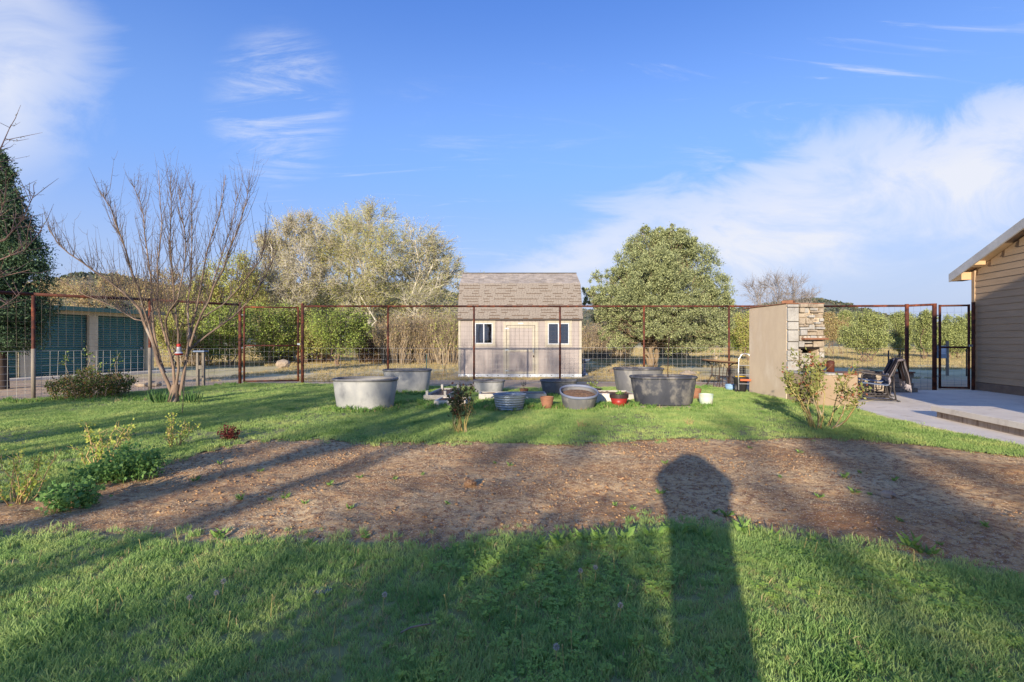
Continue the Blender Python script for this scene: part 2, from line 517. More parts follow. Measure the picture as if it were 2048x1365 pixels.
    M['dark_in'] = pmat('dark_interior', rgba((34, 34, 34)), rgba((22, 22, 22)), 3, 0.9)
    M['poly'] = pmat('dusty_black_tank', rgba((92, 92, 96)), rgba((122, 120, 118)), 2.2, 0.6, 0.15, 30, c3=rgba((150, 146, 138)), scale3=4.5, f3=(0.54, 0.78), stretch=(1, 1, 0.6), dist=0.8)
    M['poly_light'] = pmat('sunbleached_grey_tank', rgba((150, 150, 150)), rgba((176, 174, 168)), 2.0, 0.65, 0.15, 30, c3=rgba((118, 118, 120)), scale3=4.2, f3=(0.55, 0.8), stretch=(1, 1, 0.6), dist=0.8)
    M['poly_dark'] = pmat('black_tank', rgba((54, 56, 64)), rgba((76, 77, 84)), 2.0, 0.5, 0.1, 30, c3=rgba((140, 134, 126)), scale3=3.2, f3=(0.52, 0.74), stretch=(1, 1, 0.8), dist=1.2)
    M['poly_blue'] = pmat('blue_grey_tank', rgba((104, 112, 132)), rgba((128, 134, 150)), 3.0, 0.55, 0.1, 30, c3=rgba((160, 158, 158)), scale3=4, f3=(0.58, 0.8))
    M['galv'] = pmat('galvanised_steel', rgba((164, 172, 178)), rgba((140, 148, 154)), 5, 0.45, 0.1, 20, metal=0.45, c3=rgba((186, 190, 192)), scale3=9, f3=(0.55, 0.7))
    M['pot_soil'] = pmat('planter_soil', rgba((146, 112, 82)), rgba((110, 82, 60)), 12, 0.95, 0.9, 40, c3=rgba((172, 144, 112)), scale3=34, f3=(0.55, 0.7))
    M['red_glaze'] = pmat('red_glaze', rgba((160, 52, 44)), rgba((132, 40, 36)), 5, 0.4, 0.05, 20)
    M['black_glaze'] = pmat('black_rim', rgba((48, 40, 40)), rgba((66, 52, 48)), 6, 0.5)
    M['pale_green'] = pmat('pale_green_plastic', rgba((176, 196, 176)), rgba((200, 206, 188)), 4, 0.6, c3=rgba((206, 196, 172)), scale3=6, f3=(0.5, 0.66))
    M['pale_blue'] = pmat('pale_blue_plastic', rgba((142, 172, 200)), rgba((120, 150, 182)), 4, 0.5)
    M['black_plastic'] = pmat('black_plastic', rgba((42, 42, 44)), rgba((62, 60, 60)), 4, 0.5)
    M['iron'] = pmat('dark_wrought_iron', rgba((56, 46, 42)), rgba((80, 58, 46)), 12, 0.65, metal=0.3)
    M['table_top'] = pmat('worn_table_top', rgba((150, 118, 84)), rgba((112, 88, 66)), 5, 0.7, 0.1, 40)
    M['chair_metal'] = pmat('bronze_chair_metal', rgba((72, 66, 64)), rgba((58, 54, 54)), 4, 0.45, metal=0.3)
    M['sling'] = pmat('grey_blue_sling', rgba((118, 128, 146)), rgba((100, 110, 128)), 60, 0.8)
    M['fringe'] = pmat('white_fringe', rgba((190, 180, 180)), rgba((160, 150, 150)), 20, 0.95)
    M['chrome'] = pmat('bare_metal', rgba((206, 206, 206)), rgba((176, 176, 178)), 6, 0.3, metal=0.6)
    M['orange'] = pmat('orange_plastic', rgba((206, 96, 44)), rgba((186, 80, 36)), 6, 0.5)
    M['yellow'] = pmat('yellow_plastic', rgba((214, 178, 62)), rgba((196, 158, 50)), 6, 0.5)
    M['red_plastic'] = pmat('red_feeder_plastic', rgba((176, 46, 34)), rgba((150, 38, 28)), 6, 0.45)
    M['clear'] = pmat('cloudy_clear_plastic', rgba((160, 158, 158)), rgba((136, 136, 140)), 6, 0.25)
    M['green_door'] = pmat('dark_green_corrugated_steel', rgba((96, 138, 132)), rgba((84, 124, 120)), 2, 0.5, 0.05, 20)
    M['green_roof'] = pmat('green_roof_metal', rgba((92, 128, 110)), rgba((78, 112, 98)), 2, 0.5)
    M['cream_metal'] = pmat('cream_steel', rgba((206, 192, 160)), rgba((190, 174, 142)), 2, 0.6, 0.05, 20, c3=rgba((160, 128, 92)), scale3=4, f3=(0.62, 0.85), stretch=(3, 3, 0.4))
    M['tpost'] = pmat('green_post_paint', rgba((52, 92, 84)), rgba((42, 74, 70)), 5, 0.6)
    M['bluegrey'] = pmat('blue_grey_stone', rgba((128, 142, 162)), rgba((108, 120, 142)), 6, 0.8)
    M['utility'] = pmat('grey_utility_metal', rgba((150, 160, 168)), rgba((130, 138, 146)), 5, 0.5)
    M['rock'] = pmat('tan_rock', rgba((176, 158, 136)), rgba((140, 124, 106)), 4, 0.95, 0.6, 18)
    # bark
    M['bark_apple'] = pmat('orange_brown_bark', rgba((150, 126, 104)), rgba((112, 94, 82)), 5, 0.85, 0.4, 30, c3=rgba((182, 172, 160)), scale3=4, f3=(0.58, 0.74), stretch=(1, 1, 0.4))
    M['bark_twig'] = pmat('dark_twig_bark', rgba((122, 108, 98)), rgba((98, 86, 78)), 4, 0.85)
    M['bark_pale'] = pmat('pale_cottonwood_bark', rgba((206, 198, 180)), rgba((166, 158, 142)), 1.2, 0.9, 0.3, 10)
    M['bark_tan'] = pmat('tan_brush_bark', rgba((176, 158, 130)), rgba((130, 114, 96)), 0.8, 0.9, island=0.3)
    M['bark_brown'] = pmat('brown_brush_bark', rgba((132, 108, 86)), rgba((100, 80, 66)), 0.8, 0.9, island=0.2)
    M['bark_juniper'] = pmat('pale_juniper_bark', rgba((150, 130, 102)), rgba((108, 90, 72)), 3, 0.9, 0.4, 12, stretch=(2, 2, 0.3))
    M['bark_grey'] = pmat('grey_twig_bark', rgba((166, 154, 142)), rgba((132, 122, 112)), 0.8, 0.9)
    M['bark_dark'] = pmat('dark_bark', rgba((88, 74, 64)), rgba((62, 52, 46)), 3, 0.9, 0.4, 12)
    M['bark_peach'] = pmat('pinkish_peach_bark', rgba((172, 140, 124)), rgba((136, 106, 94)), 4, 0.85)
    M['cane_rose'] = pmat('rose_cane', rgba((164, 156, 92)), rgba((144, 112, 78)), 5, 0.8, 0.2, 30, c3=rgba((196, 178, 150)), scale3=7, f3=(0.52, 0.7))
    M['cane_tan'] = pmat('pale_shrub_cane', rgba((196, 166, 118)), rgba((166, 134, 92)), 6, 0.8)
    # leaves
    M['leaf_cw'] = leafmat('cottonwood_leaf', rgba((218, 214, 130)), rgba((188, 188, 106)), 0.4, cdead=rgba((190, 178, 138)), dead=0.25)
    M['leaf_cw_brown'] = leafmat('budding_brown_leaf', rgba((204, 190, 136)), rgba((178, 162, 112)), 0.35, cdead=rgba((208, 206, 122)), dead=0.3)
    M['leaf_green'] = leafmat('fresh_green_shrub_leaf', rgba((172, 186, 94)), rgba((134, 154, 74)), 0.35, cdead=rgba((120, 124, 74)), dead=0.3)
    M['leaf_pale'] = leafmat('pale_spring_leaf', rgba((196, 196, 110)), rgba((160, 166, 88)), 0.35, cdead=rgba((180, 160, 112)), dead=0.25)
    M['leaf_juniper'] = leafmat('grey_green_juniper', rgba((184, 188, 134)), rgba((142, 150, 102)), 0.2, cdead=rgba((104, 112, 78)), dead=0.3)
    M['leaf_juniper_far'] = leafmat('olive_juniper', rgba((182, 186, 118)), rgba((142, 152, 90)), 0.2, cdead=rgba((114, 122, 74)), dead=0.3)
    M['leaf_cypress'] = leafmat('dark_cypress_green', rgba((92, 116, 80)), rgba((62, 86, 62)), 0.15)
    M['leaf_dry'] = leafmat('dry_brush_leaf', rgba((196, 172, 124)), rgba((164, 140, 98)), 0.3, cdead=rgba((170, 168, 104)), dead=0.25)
    M['leaf_yellow'] = leafmat('yellow_green_shoot_leaf', rgba((198, 200, 96)), rgba((150, 168, 76)), 0.4)
    M['leaf_nettle'] = leafmat('nettle_leaf', rgba((140, 176, 100)), rgba((96, 138, 72)), 0.35)
    M['leaf_rose'] = leafmat('rose_leaf', rgba((158, 158, 90)), rgba((118, 124, 68)), 0.3, cdead=rgba((150, 92, 66)), dead=0.12)
    M['leaf_rose_dark'] = leafmat('dark_rose_leaf', rgba((98, 102, 64)), rgba((70, 76, 50)), 0.25, cdead=rgba((124, 78, 58)), dead=0.14)
    M['leaf_red'] = leafmat('maroon_leaf', rgba((122, 60, 52)), rgba((84, 42, 40)), 0.3)
    M['leaf_bramble'] = leafmat('bramble_leaf', rgba((120, 136, 62)), rgba((84, 102, 48)), 0.3, cdead=rgba((156, 120, 74)), dead=0.3)
    M['leaf_iris'] = leafmat('iris_blade', rgba((92, 126, 70)), rgba((66, 100, 54)), 0.3)
    M['leaf_weed'] = leafmat('weed_leaf', rgba((150, 180, 96)), rgba((112, 148, 70)), 0.35)
    M['leaf_hill'] = leafmat('hill_scrub', rgba((92, 100, 78)), rgba((68, 78, 64)), 0.1, cdead=rgba((120, 112, 88)), dead=0.25)
    M['grass'] = leafmat('lawn_blade', rgba((122, 166, 88)), rgba((188, 208, 128)), 0.46, objrand=True, patch=(rgba((212, 214, 138)), rgba((102, 148, 76))), cdead=rgba((170, 160, 98)), dead=0.05)
    M['grass_far'] = leafmat('lawn_blade_short', rgba((124, 160, 84)), rgba((188, 206, 124)), 0.46, objrand=True, patch=(rgba((212, 212, 132)), rgba((112, 146, 70))), cdead=rgba((160, 152, 92)), dead=0.06)
    M['clover'] = leafmat('clover_leaf', rgba((136, 174, 80)), rgba((184, 208, 104)), 0.45, objrand=True)
    M['straw'] = leafmat('straw_chip', rgba((184, 148, 106)), rgba((232, 214, 178)), 0.05, objrand=True, cdead=rgba((148, 106, 74)), dead=0.35)
    M['drygrass'] = leafmat('dry_meadow_grass', rgba((206, 186, 138)), rgba((176, 156, 108)), 0.3, objrand=True, cdead=rgba((140, 140, 84)), dead=0.15)
    M['stalk'] = pmat('dandelion_stalk', rgba((190, 170, 110)), rgba((160, 150, 92)), 30, 0.8)
    M['puff'] = leafmat('dandelion_fluff', rgba((214, 210, 200)), rgba((190, 184, 172)), 0.4)
    M['denim'] = pmat('blue_denim', rgba((60, 70, 96)), rgba((48, 56, 80)), 30, 0.9)
    M['blanket'] = blanket_mat()
    M['step_riser'] = pmat('stained_concrete', rgba((176, 160, 144)), rgba((142, 124, 108)), 2, 0.9, 0.3, 40, c3=rgba((112, 92, 76)), scale3=5, f3=(0.5, 0.7), stretch=(2.5, 2.5, 0.4))
    M['cover'] = pmat('dark_grey_cover', rgba((96, 104, 120)), rgba((80, 86, 100)), 6, 0.7)
    M['mulch'] = bed_mat()
    M['lawnsoil'] = pmat('lawn_thatch', rgba((128, 128, 78)), rgba((150, 144, 92)), 5, 0.95, 0.15, 60, c3=rgba((168, 142, 104)), scale3=1.8, f3=(0.6, 0.76))
    M['land'] = land_mat()
    M['hill'] = pmat('scrub_hillside', rgba((150, 136, 104)), rgba((104, 104, 78)), 0.05, 0.95, 0, c3=rgba((74, 84, 66)), scale3=0.09, f3=(0.45, 0.6))
def glass_mat():
    m, t, b, out = new_mat('window_glass')
    g = N(t, 'ShaderNodeBsdfGlossy'); g.inputs['Roughness'].default_value = 0.03; g.inputs['Color'].default_value = (0.9, 0.9, 0.95, 1)
    tr = N(t, 'ShaderNodeBsdfTransparent'); tr.inputs[0].default_value = (0.62, 0.65, 0.66, 1)
    mx = N(t, 'ShaderNodeMixShader'); mx.inputs[0].default_value = 0.16
    L(t, tr.outputs[0], mx.inputs[1]); L(t, g.outputs[0], mx.inputs[2]); L(t, mx.outputs[0], out.inputs[0])
    return m
def blanket_mat():
    m, t, b, out = new_mat('striped_blanket')
    tc = N(t, 'ShaderNodeAttribute', attribute_name='stripe')
    k = lambda c: rgba(c)
    blk, wht, brn, gry = k((34, 28, 30)), k((206, 196, 194)), k((110, 84, 70)), k((128, 116, 112))
    seq = [gry, blk, blk, brn, wht, blk, blk, blk, brn, gry, blk, wht, blk, blk, brn, blk, blk, gry, brn, blk]
    stops = [(i / len(seq), c) for i, c in enumerate(seq)]
    r = N(t, 'ShaderNodeValToRGB'); r.color_ramp.interpolation = 'CONSTANT'
    e = r.color_ramp.elements
    while len(e) < len(stops): e.new(0.5)
    for i, (p, c) in enumerate(stops): e[i].position = p; e[i].color = c
    L(t, tc.outputs['Fac'], r.inputs[0]); L(t, r.outputs[0], b.inputs['Base Color'])
    b.inputs['Roughness'].default_value = 0.95
    return m
def bed_mat():
    m, t, b, out = new_mat('mulched_garden_soil')
    vec = coords(t)
    f1 = tnoise(t, vec, 0.9, 5, 0.6)
    base = ramp(t, f1, [(0.3, rgba((158, 116, 76))), (0.5, rgba((204, 164, 114))), (0.72, rgba((230, 200, 150)))])  # darker soil patches also stand in for soft shade on the bed
    f2 = tnoise(t, vec, 14, 6, 0.7)
    base = mixc(t, ramp(t, f2, [(0.40, (1, 1, 1, 1)), (0.54, (0, 0, 0, 1))]), base, rgba((152, 110, 76)))
    f3 = tnoise(t, vec, 46, 3, 0.6, (1, 2.4, 1))
    base = mixc(t, ramp(t, f3, [(0.58, (0, 0, 0, 1)), (0.68, (1, 1, 1, 1))]), base, rgba((210, 192, 168)))
    L(t, base, b.inputs['Base Color']); b.inputs['Roughness'].default_value = 0.95; b.inputs['Specular IOR Level'].default_value = 0.15
    bn = tnoise(t, vec, 30, 6, 0.7)
    bp = N(t, 'ShaderNodeBump'); bp.inputs['Strength'].default_value = 0.8; bp.inputs['Distance'].default_value = 0.025
    L(t, bn, bp.inputs['Height']); L(t, bp.outputs[0], b.inputs['Normal'])
    return m
def land_mat():
    m, t, b, out = new_mat('dry_land')
    vec = coords(t)
    sep = N(t, 'ShaderNodeSeparateXYZ'); L(t, vec, sep.inputs[0])
    f1 = tnoise(t, vec, 0.25, 5, 0.6)
    gravel = ramp(t, tnoise(t, vec, 1.1, 6, 0.65), [(0.3, rgba((188, 156, 122))), (0.7, rgba((218, 186, 148)))])
    meadow = ramp(t, tnoise(t, vec, 0.5, 6, 0.7), [(0.32, rgba((176, 164, 110))), (0.5, rgba((214, 196, 146))), (0.7, rgba((228, 210, 166)))])
    ad = N(t, 'ShaderNodeMath', operation='MULTIPLY_ADD'); ad.inputs[1].default_value = 14.0; L(t, f1, ad.inputs[0]); L(t, sep.outputs[1], ad.inputs[2])
    mr = N(t, 'ShaderNodeMapRange'); mr.inputs['From Min'].default_value = 27; mr.inputs['From Max'].default_value = 34
    L(t, ad.outputs[0], mr.inputs[0])
    col = mixc(t, mr.outputs[0], gravel, meadow)
    gr = ramp(t, tnoise(t, vec, 0.6, 5, 0.7), [(0.56, (0, 0, 0, 1)), (0.70, (1, 1, 1, 1))])
    col = mixc(t, gr, col, rgba((168, 158, 110)))
    L(t, col, b.inputs['Base Color']); b.inputs['Roughness'].default_value = 0.95; b.inputs['Specular IOR Level'].default_value = 0.1
    bp = N(t, 'ShaderNodeBump'); bp.inputs['Strength'].default_value = 0.5; bp.inputs['Distance'].default_value = 0.05
    L(t, tnoise(t, vec, 8, 6, 0.7), bp.inputs['Height']); L(t, bp.outputs[0], b.inputs['Normal'])
    return m
mats()
# ------------------------------------------------------------------ land, lawn, bed
YN = np.array([(-9, 3.55), (-6, 3.5), (-3.57, 3.49), (-2.1, 3.4), (-.58, 3.33), (.27, 3.5), (1.04, 3.75), (1.67, 3.66), (2.3, 3.42), (2.7, 3.16), (3.0, 2.94), (3.3, 2.5), (3.6, 1.5), (3.8, -3), (30, -20)])
YF = np.array([(-9, 7.2), (-3.9, 7.2), (-2.4, 7.2), (0, 7.07), (.74, 6.97), (2.75, 7.33), (3.43, 7.2), (4.9, 7.5), (5.4, 7.0), (6.3, 6.14), (7.5, 5.4), (9, 5.0)])
XL = np.array([(-3, -9), (2.6, -5.4), (3.3, -4.9), (4.4, -4.55), (5.26, -4.35), (7.2, -3.85), (8, -3.7)])
PATIO = [(6.85, -3), (6.8, 4.5), (6.75, 8), (6.92, 9.4), (7.1, 10.3), (7.55, 10.9), (7.7, 11.0), (7.75, 12.3), (8.1, 14.0), (15.5, 14.2), (16, -3)]
def in_poly(x, y, poly):
    x = np.asarray(x); y = np.asarray(y); r = np.zeros(x.shape, bool)
    n = len(poly)
    for i in range(n):
        x1, y1 = poly[i]; x2, y2 = poly[(i + 1) % n]
        c = ((y1 > y) != (y2 > y)) & (x < (x2 - x1) * (y - y1) / (y2 - y1 + 1e-12) + x1)
        r ^= c
    return r
def edge_n(x, y, amp=0.16):
    return amp * (fbm(x * 2.3, y * 2.3, 41, 4, 0.6) - 0.5) * 2
def bed_in(x, y):
    """signed distance-like value, > 0 inside the bed"""
    e = edge_n(x, y)
    a = y - np.interp(x, YN[:, 0], YN[:, 1])
    b = np.interp(x, YF[:, 0], YF[:, 1]) - y
    c = (x - np.interp(y, XL[:, 0], XL[:, 1])) * 1.2
    return np.minimum(np.minimum(a, b), c) + e
LAWN_FAR = np.array([(-16, 11.6), (-12.2, 12.0), (-10.7, 14.3), (-9.0, 16.3), (-7, 16.6), (-2.5, 15.6), (0, 14.6), (2, 14.8), (5, 15.6), (6.5, 14.6), (9, 14)])
def lawn_in(x, y):
    b = -bed_in(x, y)
    far = np.interp(x, LAWN_FAR[:, 0], LAWN_FAR[:, 1]) - y + edge_n(x, y, 0.25)
    pat = in_poly(x, y, PATIO)
    v = np.minimum(b, far)
    v = np.where(pat, -1, v)
    v = np.where((x > 3.4) & (y < 5.0), -1, v)
    v = np.where((x > 6.6) & (y > 10.9), -1, v)
    return v
def bed_z(x, y):
    s = np.clip(bed_in(x, y) / 0.35, 0, 1)
    return ground_z(x, y) + s * (0.10 * (fbm(x * 1.3, y * 1.3, 5, 4, 0.55) - 0.42) + 0.034 * (fbm(x * 6, y * 6, 6, 4, 0.62) - 0.5)) - 0.01

def grid_mesh(name, xs, ys, zf, mat, keep=None, smooth=True):
    Xg, Yg = np.meshgrid(xs, ys)
    Z = zf(Xg, Yg)
    V = np.stack([Xg, Yg, Z], -1).reshape(-1, 3)
    ny, nx = Xg.shape
    i = np.arange(ny - 1)[:, None] * nx + np.arange(nx - 1)[None, :]
    Fq = np.stack([i, i + 1, i + nx + 1, i + nx], -1).reshape(-1, 4)
    if keep is not None:
        cx = (V[Fq[:, 0], 0] + V[Fq[:, 2], 0]) / 2; cy = (V[Fq[:, 0], 1] + V[Fq[:, 2], 1]) / 2
        Fq = Fq[keep(cx, cy)]
        used = np.unique(Fq); mp = np.full(len(V), -1); mp[used] = np.arange(len(used))
        V = V[used]; Fq = mp[Fq]
    return np_mesh(name, V, Fq, mat, None, smooth)

def build_ground():
    def axis(lim, near, step, g=1.13):
        a = [near]
        s = step
        while a[-1] < lim:
            s *= g; a.append(a[-1] + s)
        return np.array(a)
    core = np.arange(-14, 14.01, 0.4)
    xs = np.concatenate([-axis(900, 14.4, 0.4)[::-1], core, axis(900, 14.4, 0.4)])
    ys = np.concatenate([-axis(200, 6.4, 0.4)[::-1], np.arange(-6, 30.01, 0.4), axis(1500, 30.4, 0.4)])
    def lz(x, y):
        yard = np.maximum(bed_in(x, y), lawn_in(x, y))
        inside = np.clip(yard / 0.5, 0, 1)
        pat = in_poly(x, y, PATIO)
        return ground_z(x, y) - 0.012 - 0.07 * np.where(pat, 1, inside)
    struct(grid_mesh('ground', xs, ys, lz, MAT['land']))
    # lawn soil sheet
    struct(grid_mesh('lawn', np.arange(-15, 7.6, 0.12), np.arange(-3, 17, 0.12), lambda x, y: ground_z(x, y) + 0.004, MAT['lawnsoil'], lambda x, y: lawn_in(x, y) > -0.1))
    struct(grid_mesh('garden_bed', np.arange(-6, 8.2, 0.03), np.arange(1.0, 7.9, 0.03), bed_z, MAT['mulch'], lambda x, y: (bed_in(x, y) > -0.06) & ~in_poly(x, y, PATIO)))
build_ground()

def build_hills():
    prof = np.array([(-1400, 590), (-500, 590), (0, 585), (80, 572), (150, 553), (230, 556), (330, 578), (480, 592), (640, 580), (740, 570), (850, 573), (930, 598), (1050, 622), (1300, 630), (1480, 622), (1570, 606), (1640, 603), (1700, 614), (1780, 638), (1900, 652), (2100, 648), (2600, 640), (3400, 640)])
    ax = np.linspace(-1.25, 1.25, 260)          # azimuth
    px = 1024 + F * np.tan(np.clip(ax, -1.15, 1.15))
    top = np.interp(px, prof[:, 0], prof[:, 1])
    tt = np.linspace(0, 1, 26)
    V = []
    for j, t in enumerate(tt):
        dist = 210 + 260 * t
        d = dist * np.cos(ax)
        zt = CAM_H + (684 - top) / F * (470 * np.cos(ax))
        prof_t = (t * t * (3 - 2 * t))
        X = dist * np.sin(ax); Y = dist * np.cos(ax)
        Z = -1.0 + (zt + 1.0) * prof_t + 9 * (fbm(X * 0.012, Y * 0.012, 21, 4) - 0.5) * prof_t * (1 - 0.75 * t)
        V.append(np.stack([X, Y, Z], -1))
    dist = 620.0
    V.append(np.stack([dist * np.sin(ax), dist * np.cos(ax), np.full_like(ax, -2.0)], -1))
    V = np.stack(V); ny, nx, _ = V.shape
    i = np.arange(ny - 1)[:, None] * nx + np.arange(nx - 1)[None, :]
    Fq = np.stack([i, i + 1, i + nx + 1, i + nx], -1).reshape(-1, 4)
    struct(np_mesh('hills', V.reshape(-1, 3), Fq, MAT['hill'], None, True))
    # scrub clumps on the hillside, one mass
    rng = np.random.default_rng(4)
    n = 5200
    a = rng.uniform(-0.85, 0.85, n); t = rng.uniform(0.12, 1.0, n) ** 0.8
    fi = (a + 1.25) / 2.5 * (nx - 1); fj = t * 25
    p = V[np.floor(fj).astype(int), np.floor(fi).astype(int)]
    q = V[np.minimum(np.floor(fj).astype(int) + 1, ny - 1), np.minimum(np.floor(fi).astype(int) + 1, nx - 1)]
    c = p + (q - p) * rng.uniform(0, 1, (n, 1))
    k = 12
    C = np.repeat(c, k, 0); s = np.repeat(rng.uniform(0.9, 2.6, n), k)
    D = rng.normal(size=(n * k, 3)); D[:, 2] = np.abs(D[:, 2]); D /= np.linalg.norm(D, axis=1, keepdims=True)
    C = C + D * s[:, None] * 0.45
    Vl, Fl = leaf_arrays(C, D + rng.normal(size=D.shape) * 0.6, s * 0.75, s * 0.6, rng)
    o = np_mesh('hillside_scrub', Vl, Fl, MAT['leaf_hill'])
    tag(o, 'dark juniper scrub dotting the distant hillsides', 'scrub', kind='stuff')
build_hills()

# ------------------------------------------------------------------ patio
def build_patio():
    mb = MB()
    top = [(x, y, 0.035) for x, y in PATIO]; n = len(top)
    mb.v += top + [(x, y, -0.15) for x, y in PATIO]
    mb.f.append(tuple(range(n - 1, -1, -1)) if False else tuple(range(n)))
    for i in range(n):
        j = (i + 1) % n
        mb.f.append((i, i + n, j + n, j))
    o = mb.build('patio', MAT['concrete']); struct(o)
    # raised step: a slab with a nosing over a riser course
    a = Vector((7.62, 9.1, 0)); wd = Vector((-0.177, -0.984, 0)); rd = Vector((0.984, -0.177, 0))
    t = thing('patio_step', 'raised concrete step slab with overhanging edge beside the tan house', 'step')
    def slab(name, o0, z0, z1, mt):
        m = MB(); p = [a + rd * o0 + wd * o0, a + rd * 6 + wd * o0, a + rd * 6 + wd * 10, a + rd * o0 + wd * 10]
        m.v += [(q.x, q.y, z0) for q in p] + [(q.x, q.y, z1) for q in p]
        m.f += [(0, 1, 2, 3), (7, 6, 5, 4), (0, 4, 5, 1), (1, 5, 6, 2), (2, 6, 7, 3), (3, 7, 4, 0)]
        m.build(name, mt, t, bevel=0.008)
    slab('riser', 0.06, 0.035, 0.145, MAT['step_riser']); slab('slab', 0.0, 0.148, 0.245, MAT['concrete'])
build_patio()

# ------------------------------------------------------------------ shed
def build_shed():
    x0, x1, y0 = -2.50, 3.25, 23.4
    zb, zt = -0.27, 2.52
    dep = 4.8
    s = thing('garden_shed', 'mauve barn-style shed with gambrel shingle roof and cream trim', 'shed', (0, y0, 0))
    wins = [(-1.73, -0.91, 1.31, 2.27), (1.68, 2.67, 1.28, 2.27)]
    door = (-0.26, 1.08, -0.12, 2.17)
    zs = zb + 0.16
    edges = set([x0, x1])
    xx = x0
    while xx < x1 - 0.05: edges.add(round(xx, 3)); xx += 0.2
    for wn in wins: edges.add(wn[0]); edges.add(wn[1])
    edges.add(door[0]); edges.add(door[1])
    ed = sorted(edges)
    front, back = MB(), MB()
    for a, b in zip(ed[:-1], ed[1:]):
        if b - a < 0.004: continue
        segs = [(zs, zt)]
        for (wa, wb, wz0, wz1) in wins + [door]:
            if (a + b) / 2 > wa and (a + b) / 2 < wb:
                segs = [(zs, wz0), (wz1, zt)] if wz0 > zs + 0.01 else [(wz1, zt)]
        for z0, z1 in segs:
            g = 0.004
            front.box(((a + b) / 2, -0.006, (z0 + z1) / 2), (b - a - 2 * g, 0.012, z1 - z0))
            back.box(((a + b) / 2, 0.03, (z0 + z1) / 2), (b - a, 0.055, z1 - z0))
    front.build('siding', MAT['shed_wall'], s)
    back.build('wall', MAT['shed_wall'], s)
    zbk, ybk, yr, zr = 4.2, 0.8, dep / 2, 4.92
    for nm, x in (('gable_wall', x0 + 0.03), ('gable_wall', x1 - 0.03)):
        m = MB()
        pr = [(0.06, zb + 0.16), (dep, zb + 0.16), (dep, zt), (dep - ybk, zbk - 0.04), (yr, zr - 0.05), (ybk, zbk - 0.04), (0.06, zt)]
        for dx in (-0.03, 0.03): m.v += [(x + dx, y, z) for y, z in pr]
        k = len(pr); m.f += [tuple(range(k)), tuple(range(2 * k - 1, k - 1, -1))] + [(i, i + k, (i + 1) % k + k, (i + 1) % k) for i in range(k)]
        m.build(nm, MAT['shed_wall'], s)
    MB().box(((x0 + x1) / 2, dep - 0.03, (zb + zt) / 2), (x1 - x0 - 0.14, 0.06, zt - zb)).build('rear_wall', MAT['shed_wall'], s)
    MB().box(((x0 + x1) / 2, dep / 2, zb + 0.1), (x1 - x0 - 0.14, dep - 0.2, 0.06)).build('floor', MAT['dark_in'], s)
    sk = MB().box(((x0 + x1) / 2, -0.012, zb + 0.075), (x1 - x0 + 0.02, 0.05, 0.17)).build('skirt', MAT['skirt'], s)
    for i in range(11):
        vx = x0 + 0.35 + i * 0.5
        MB().box((vx, -0.0385, zb + 0.09), (0.05, 0.003, 0.03)).build('vent', MAT['soot'], sk)
    # corner boards and frieze
    for x in (x0 + 0.05, x1 - 0.05):
        MB().box((x, -0.024, (zs + zt) / 2), (0.11, 0.024, zt - zs - 0.004)).build('corner_board', MAT['cream'], s)
    # windows
    for k, (a, b, z0, z1) in enumerate(wins):
        wn = MB()
        tw = 0.12
        for bx_ in (((a + b) / 2, z1 + tw / 2, b - a + 2 * tw + 0.04, tw), ((a + b) / 2, z0 - tw / 2, b - a + 2 * tw + 0.04, tw), (a - tw / 2, (z0 + z1) / 2, tw, z1 - z0), (b + tw / 2, (z0 + z1) / 2, tw, z1 - z0)):
            wn.box((bx_[0], -0.026, bx_[1]), (bx_[2], 0.028, bx_[3]))
        wo = wn.build('window', MAT['cream'], s)
        fr = MB(); fw = 0.04
        for cx, cz, sx, sz in (((a + b) / 2, z1 - fw / 2, b - a, fw), ((a + b) / 2, z0 + fw / 2, b - a, fw), (a + fw / 2, (z0 + z1) / 2, fw, z1 - z0 - 2 * fw), (b - fw / 2, (z0 + z1) / 2, fw, z1 - z0 - 2 * fw), ((a + b) / 2, (z0 + z1) / 2, 0.05, z1 - z0 - 2 * fw)):
            fr.box((cx, -0.006, cz), (sx, 0.05, sz))
        fr.build('frame', MAT['white_vinyl'], wo)
        for xa, xb in ((a + fw, (a + b) / 2 - 0.025), ((a + b) / 2 + 0.025, b - fw)):
            MB().box(((xa + xb) / 2, 0.012, (z0 + z1) / 2), (xb - xa, 0.006, z1 - z0 - 2 * fw)).build('pane', MAT['glass'], wo)
    # door
    a, b, z0, z1 = door
    tr = MB(); tw = 0.15
    for cx, cz, sx, sz in ((a - tw / 2, (z0 + z1 + 0.0) / 2, tw, z1 - z0), (b + tw / 2, (z0 + z1) / 2, tw, z1 - z0), ((a + b) / 2, z1 + tw / 2, b - a + 2 * tw, tw)):
        tr.box((cx, -0.026, cz), (sx, 0.028, sz))
    tr.build('door_frame', MAT['cream'], s)
    dm = MB()
    xx = a + 0.015
    while xx < b - 0.02:
        xe = min(xx + 0.2, b - 0.015)
        dm.box(((xx + xe) / 2, 0.0, (z0 + z1) / 2), (xe - xx - 0.006, 0.03, z1 - z0 - 0.03)); xx = xe
    d = dm.build('door', MAT['shed_wall'], s)
    bt = MB(); bw = 0.11
    for cx, cz, sx, sz in (((a + b) / 2, z1 - 0.02 - bw / 2, b - a - 0.05, bw), ((a + b) / 2, z0 + 0.02 + bw / 2, b - a - 0.05, bw), ((a + b) / 2, 0.98, b - a - 0.05 - 2 * bw, bw * 0.8), (a + 0.025 + bw / 2, (z0 + z1) / 2, bw, z1 - z0 - 0.05 - 2 * bw), (b - 0.025 - bw / 2, (z0 + z1) / 2, bw, z1 - z0 - 0.05 - 2 * bw)):
        bt.box((cx, -0.024, cz), (sx, 0.018, sz))
    bt.build('batten', MAT['cream'], d)
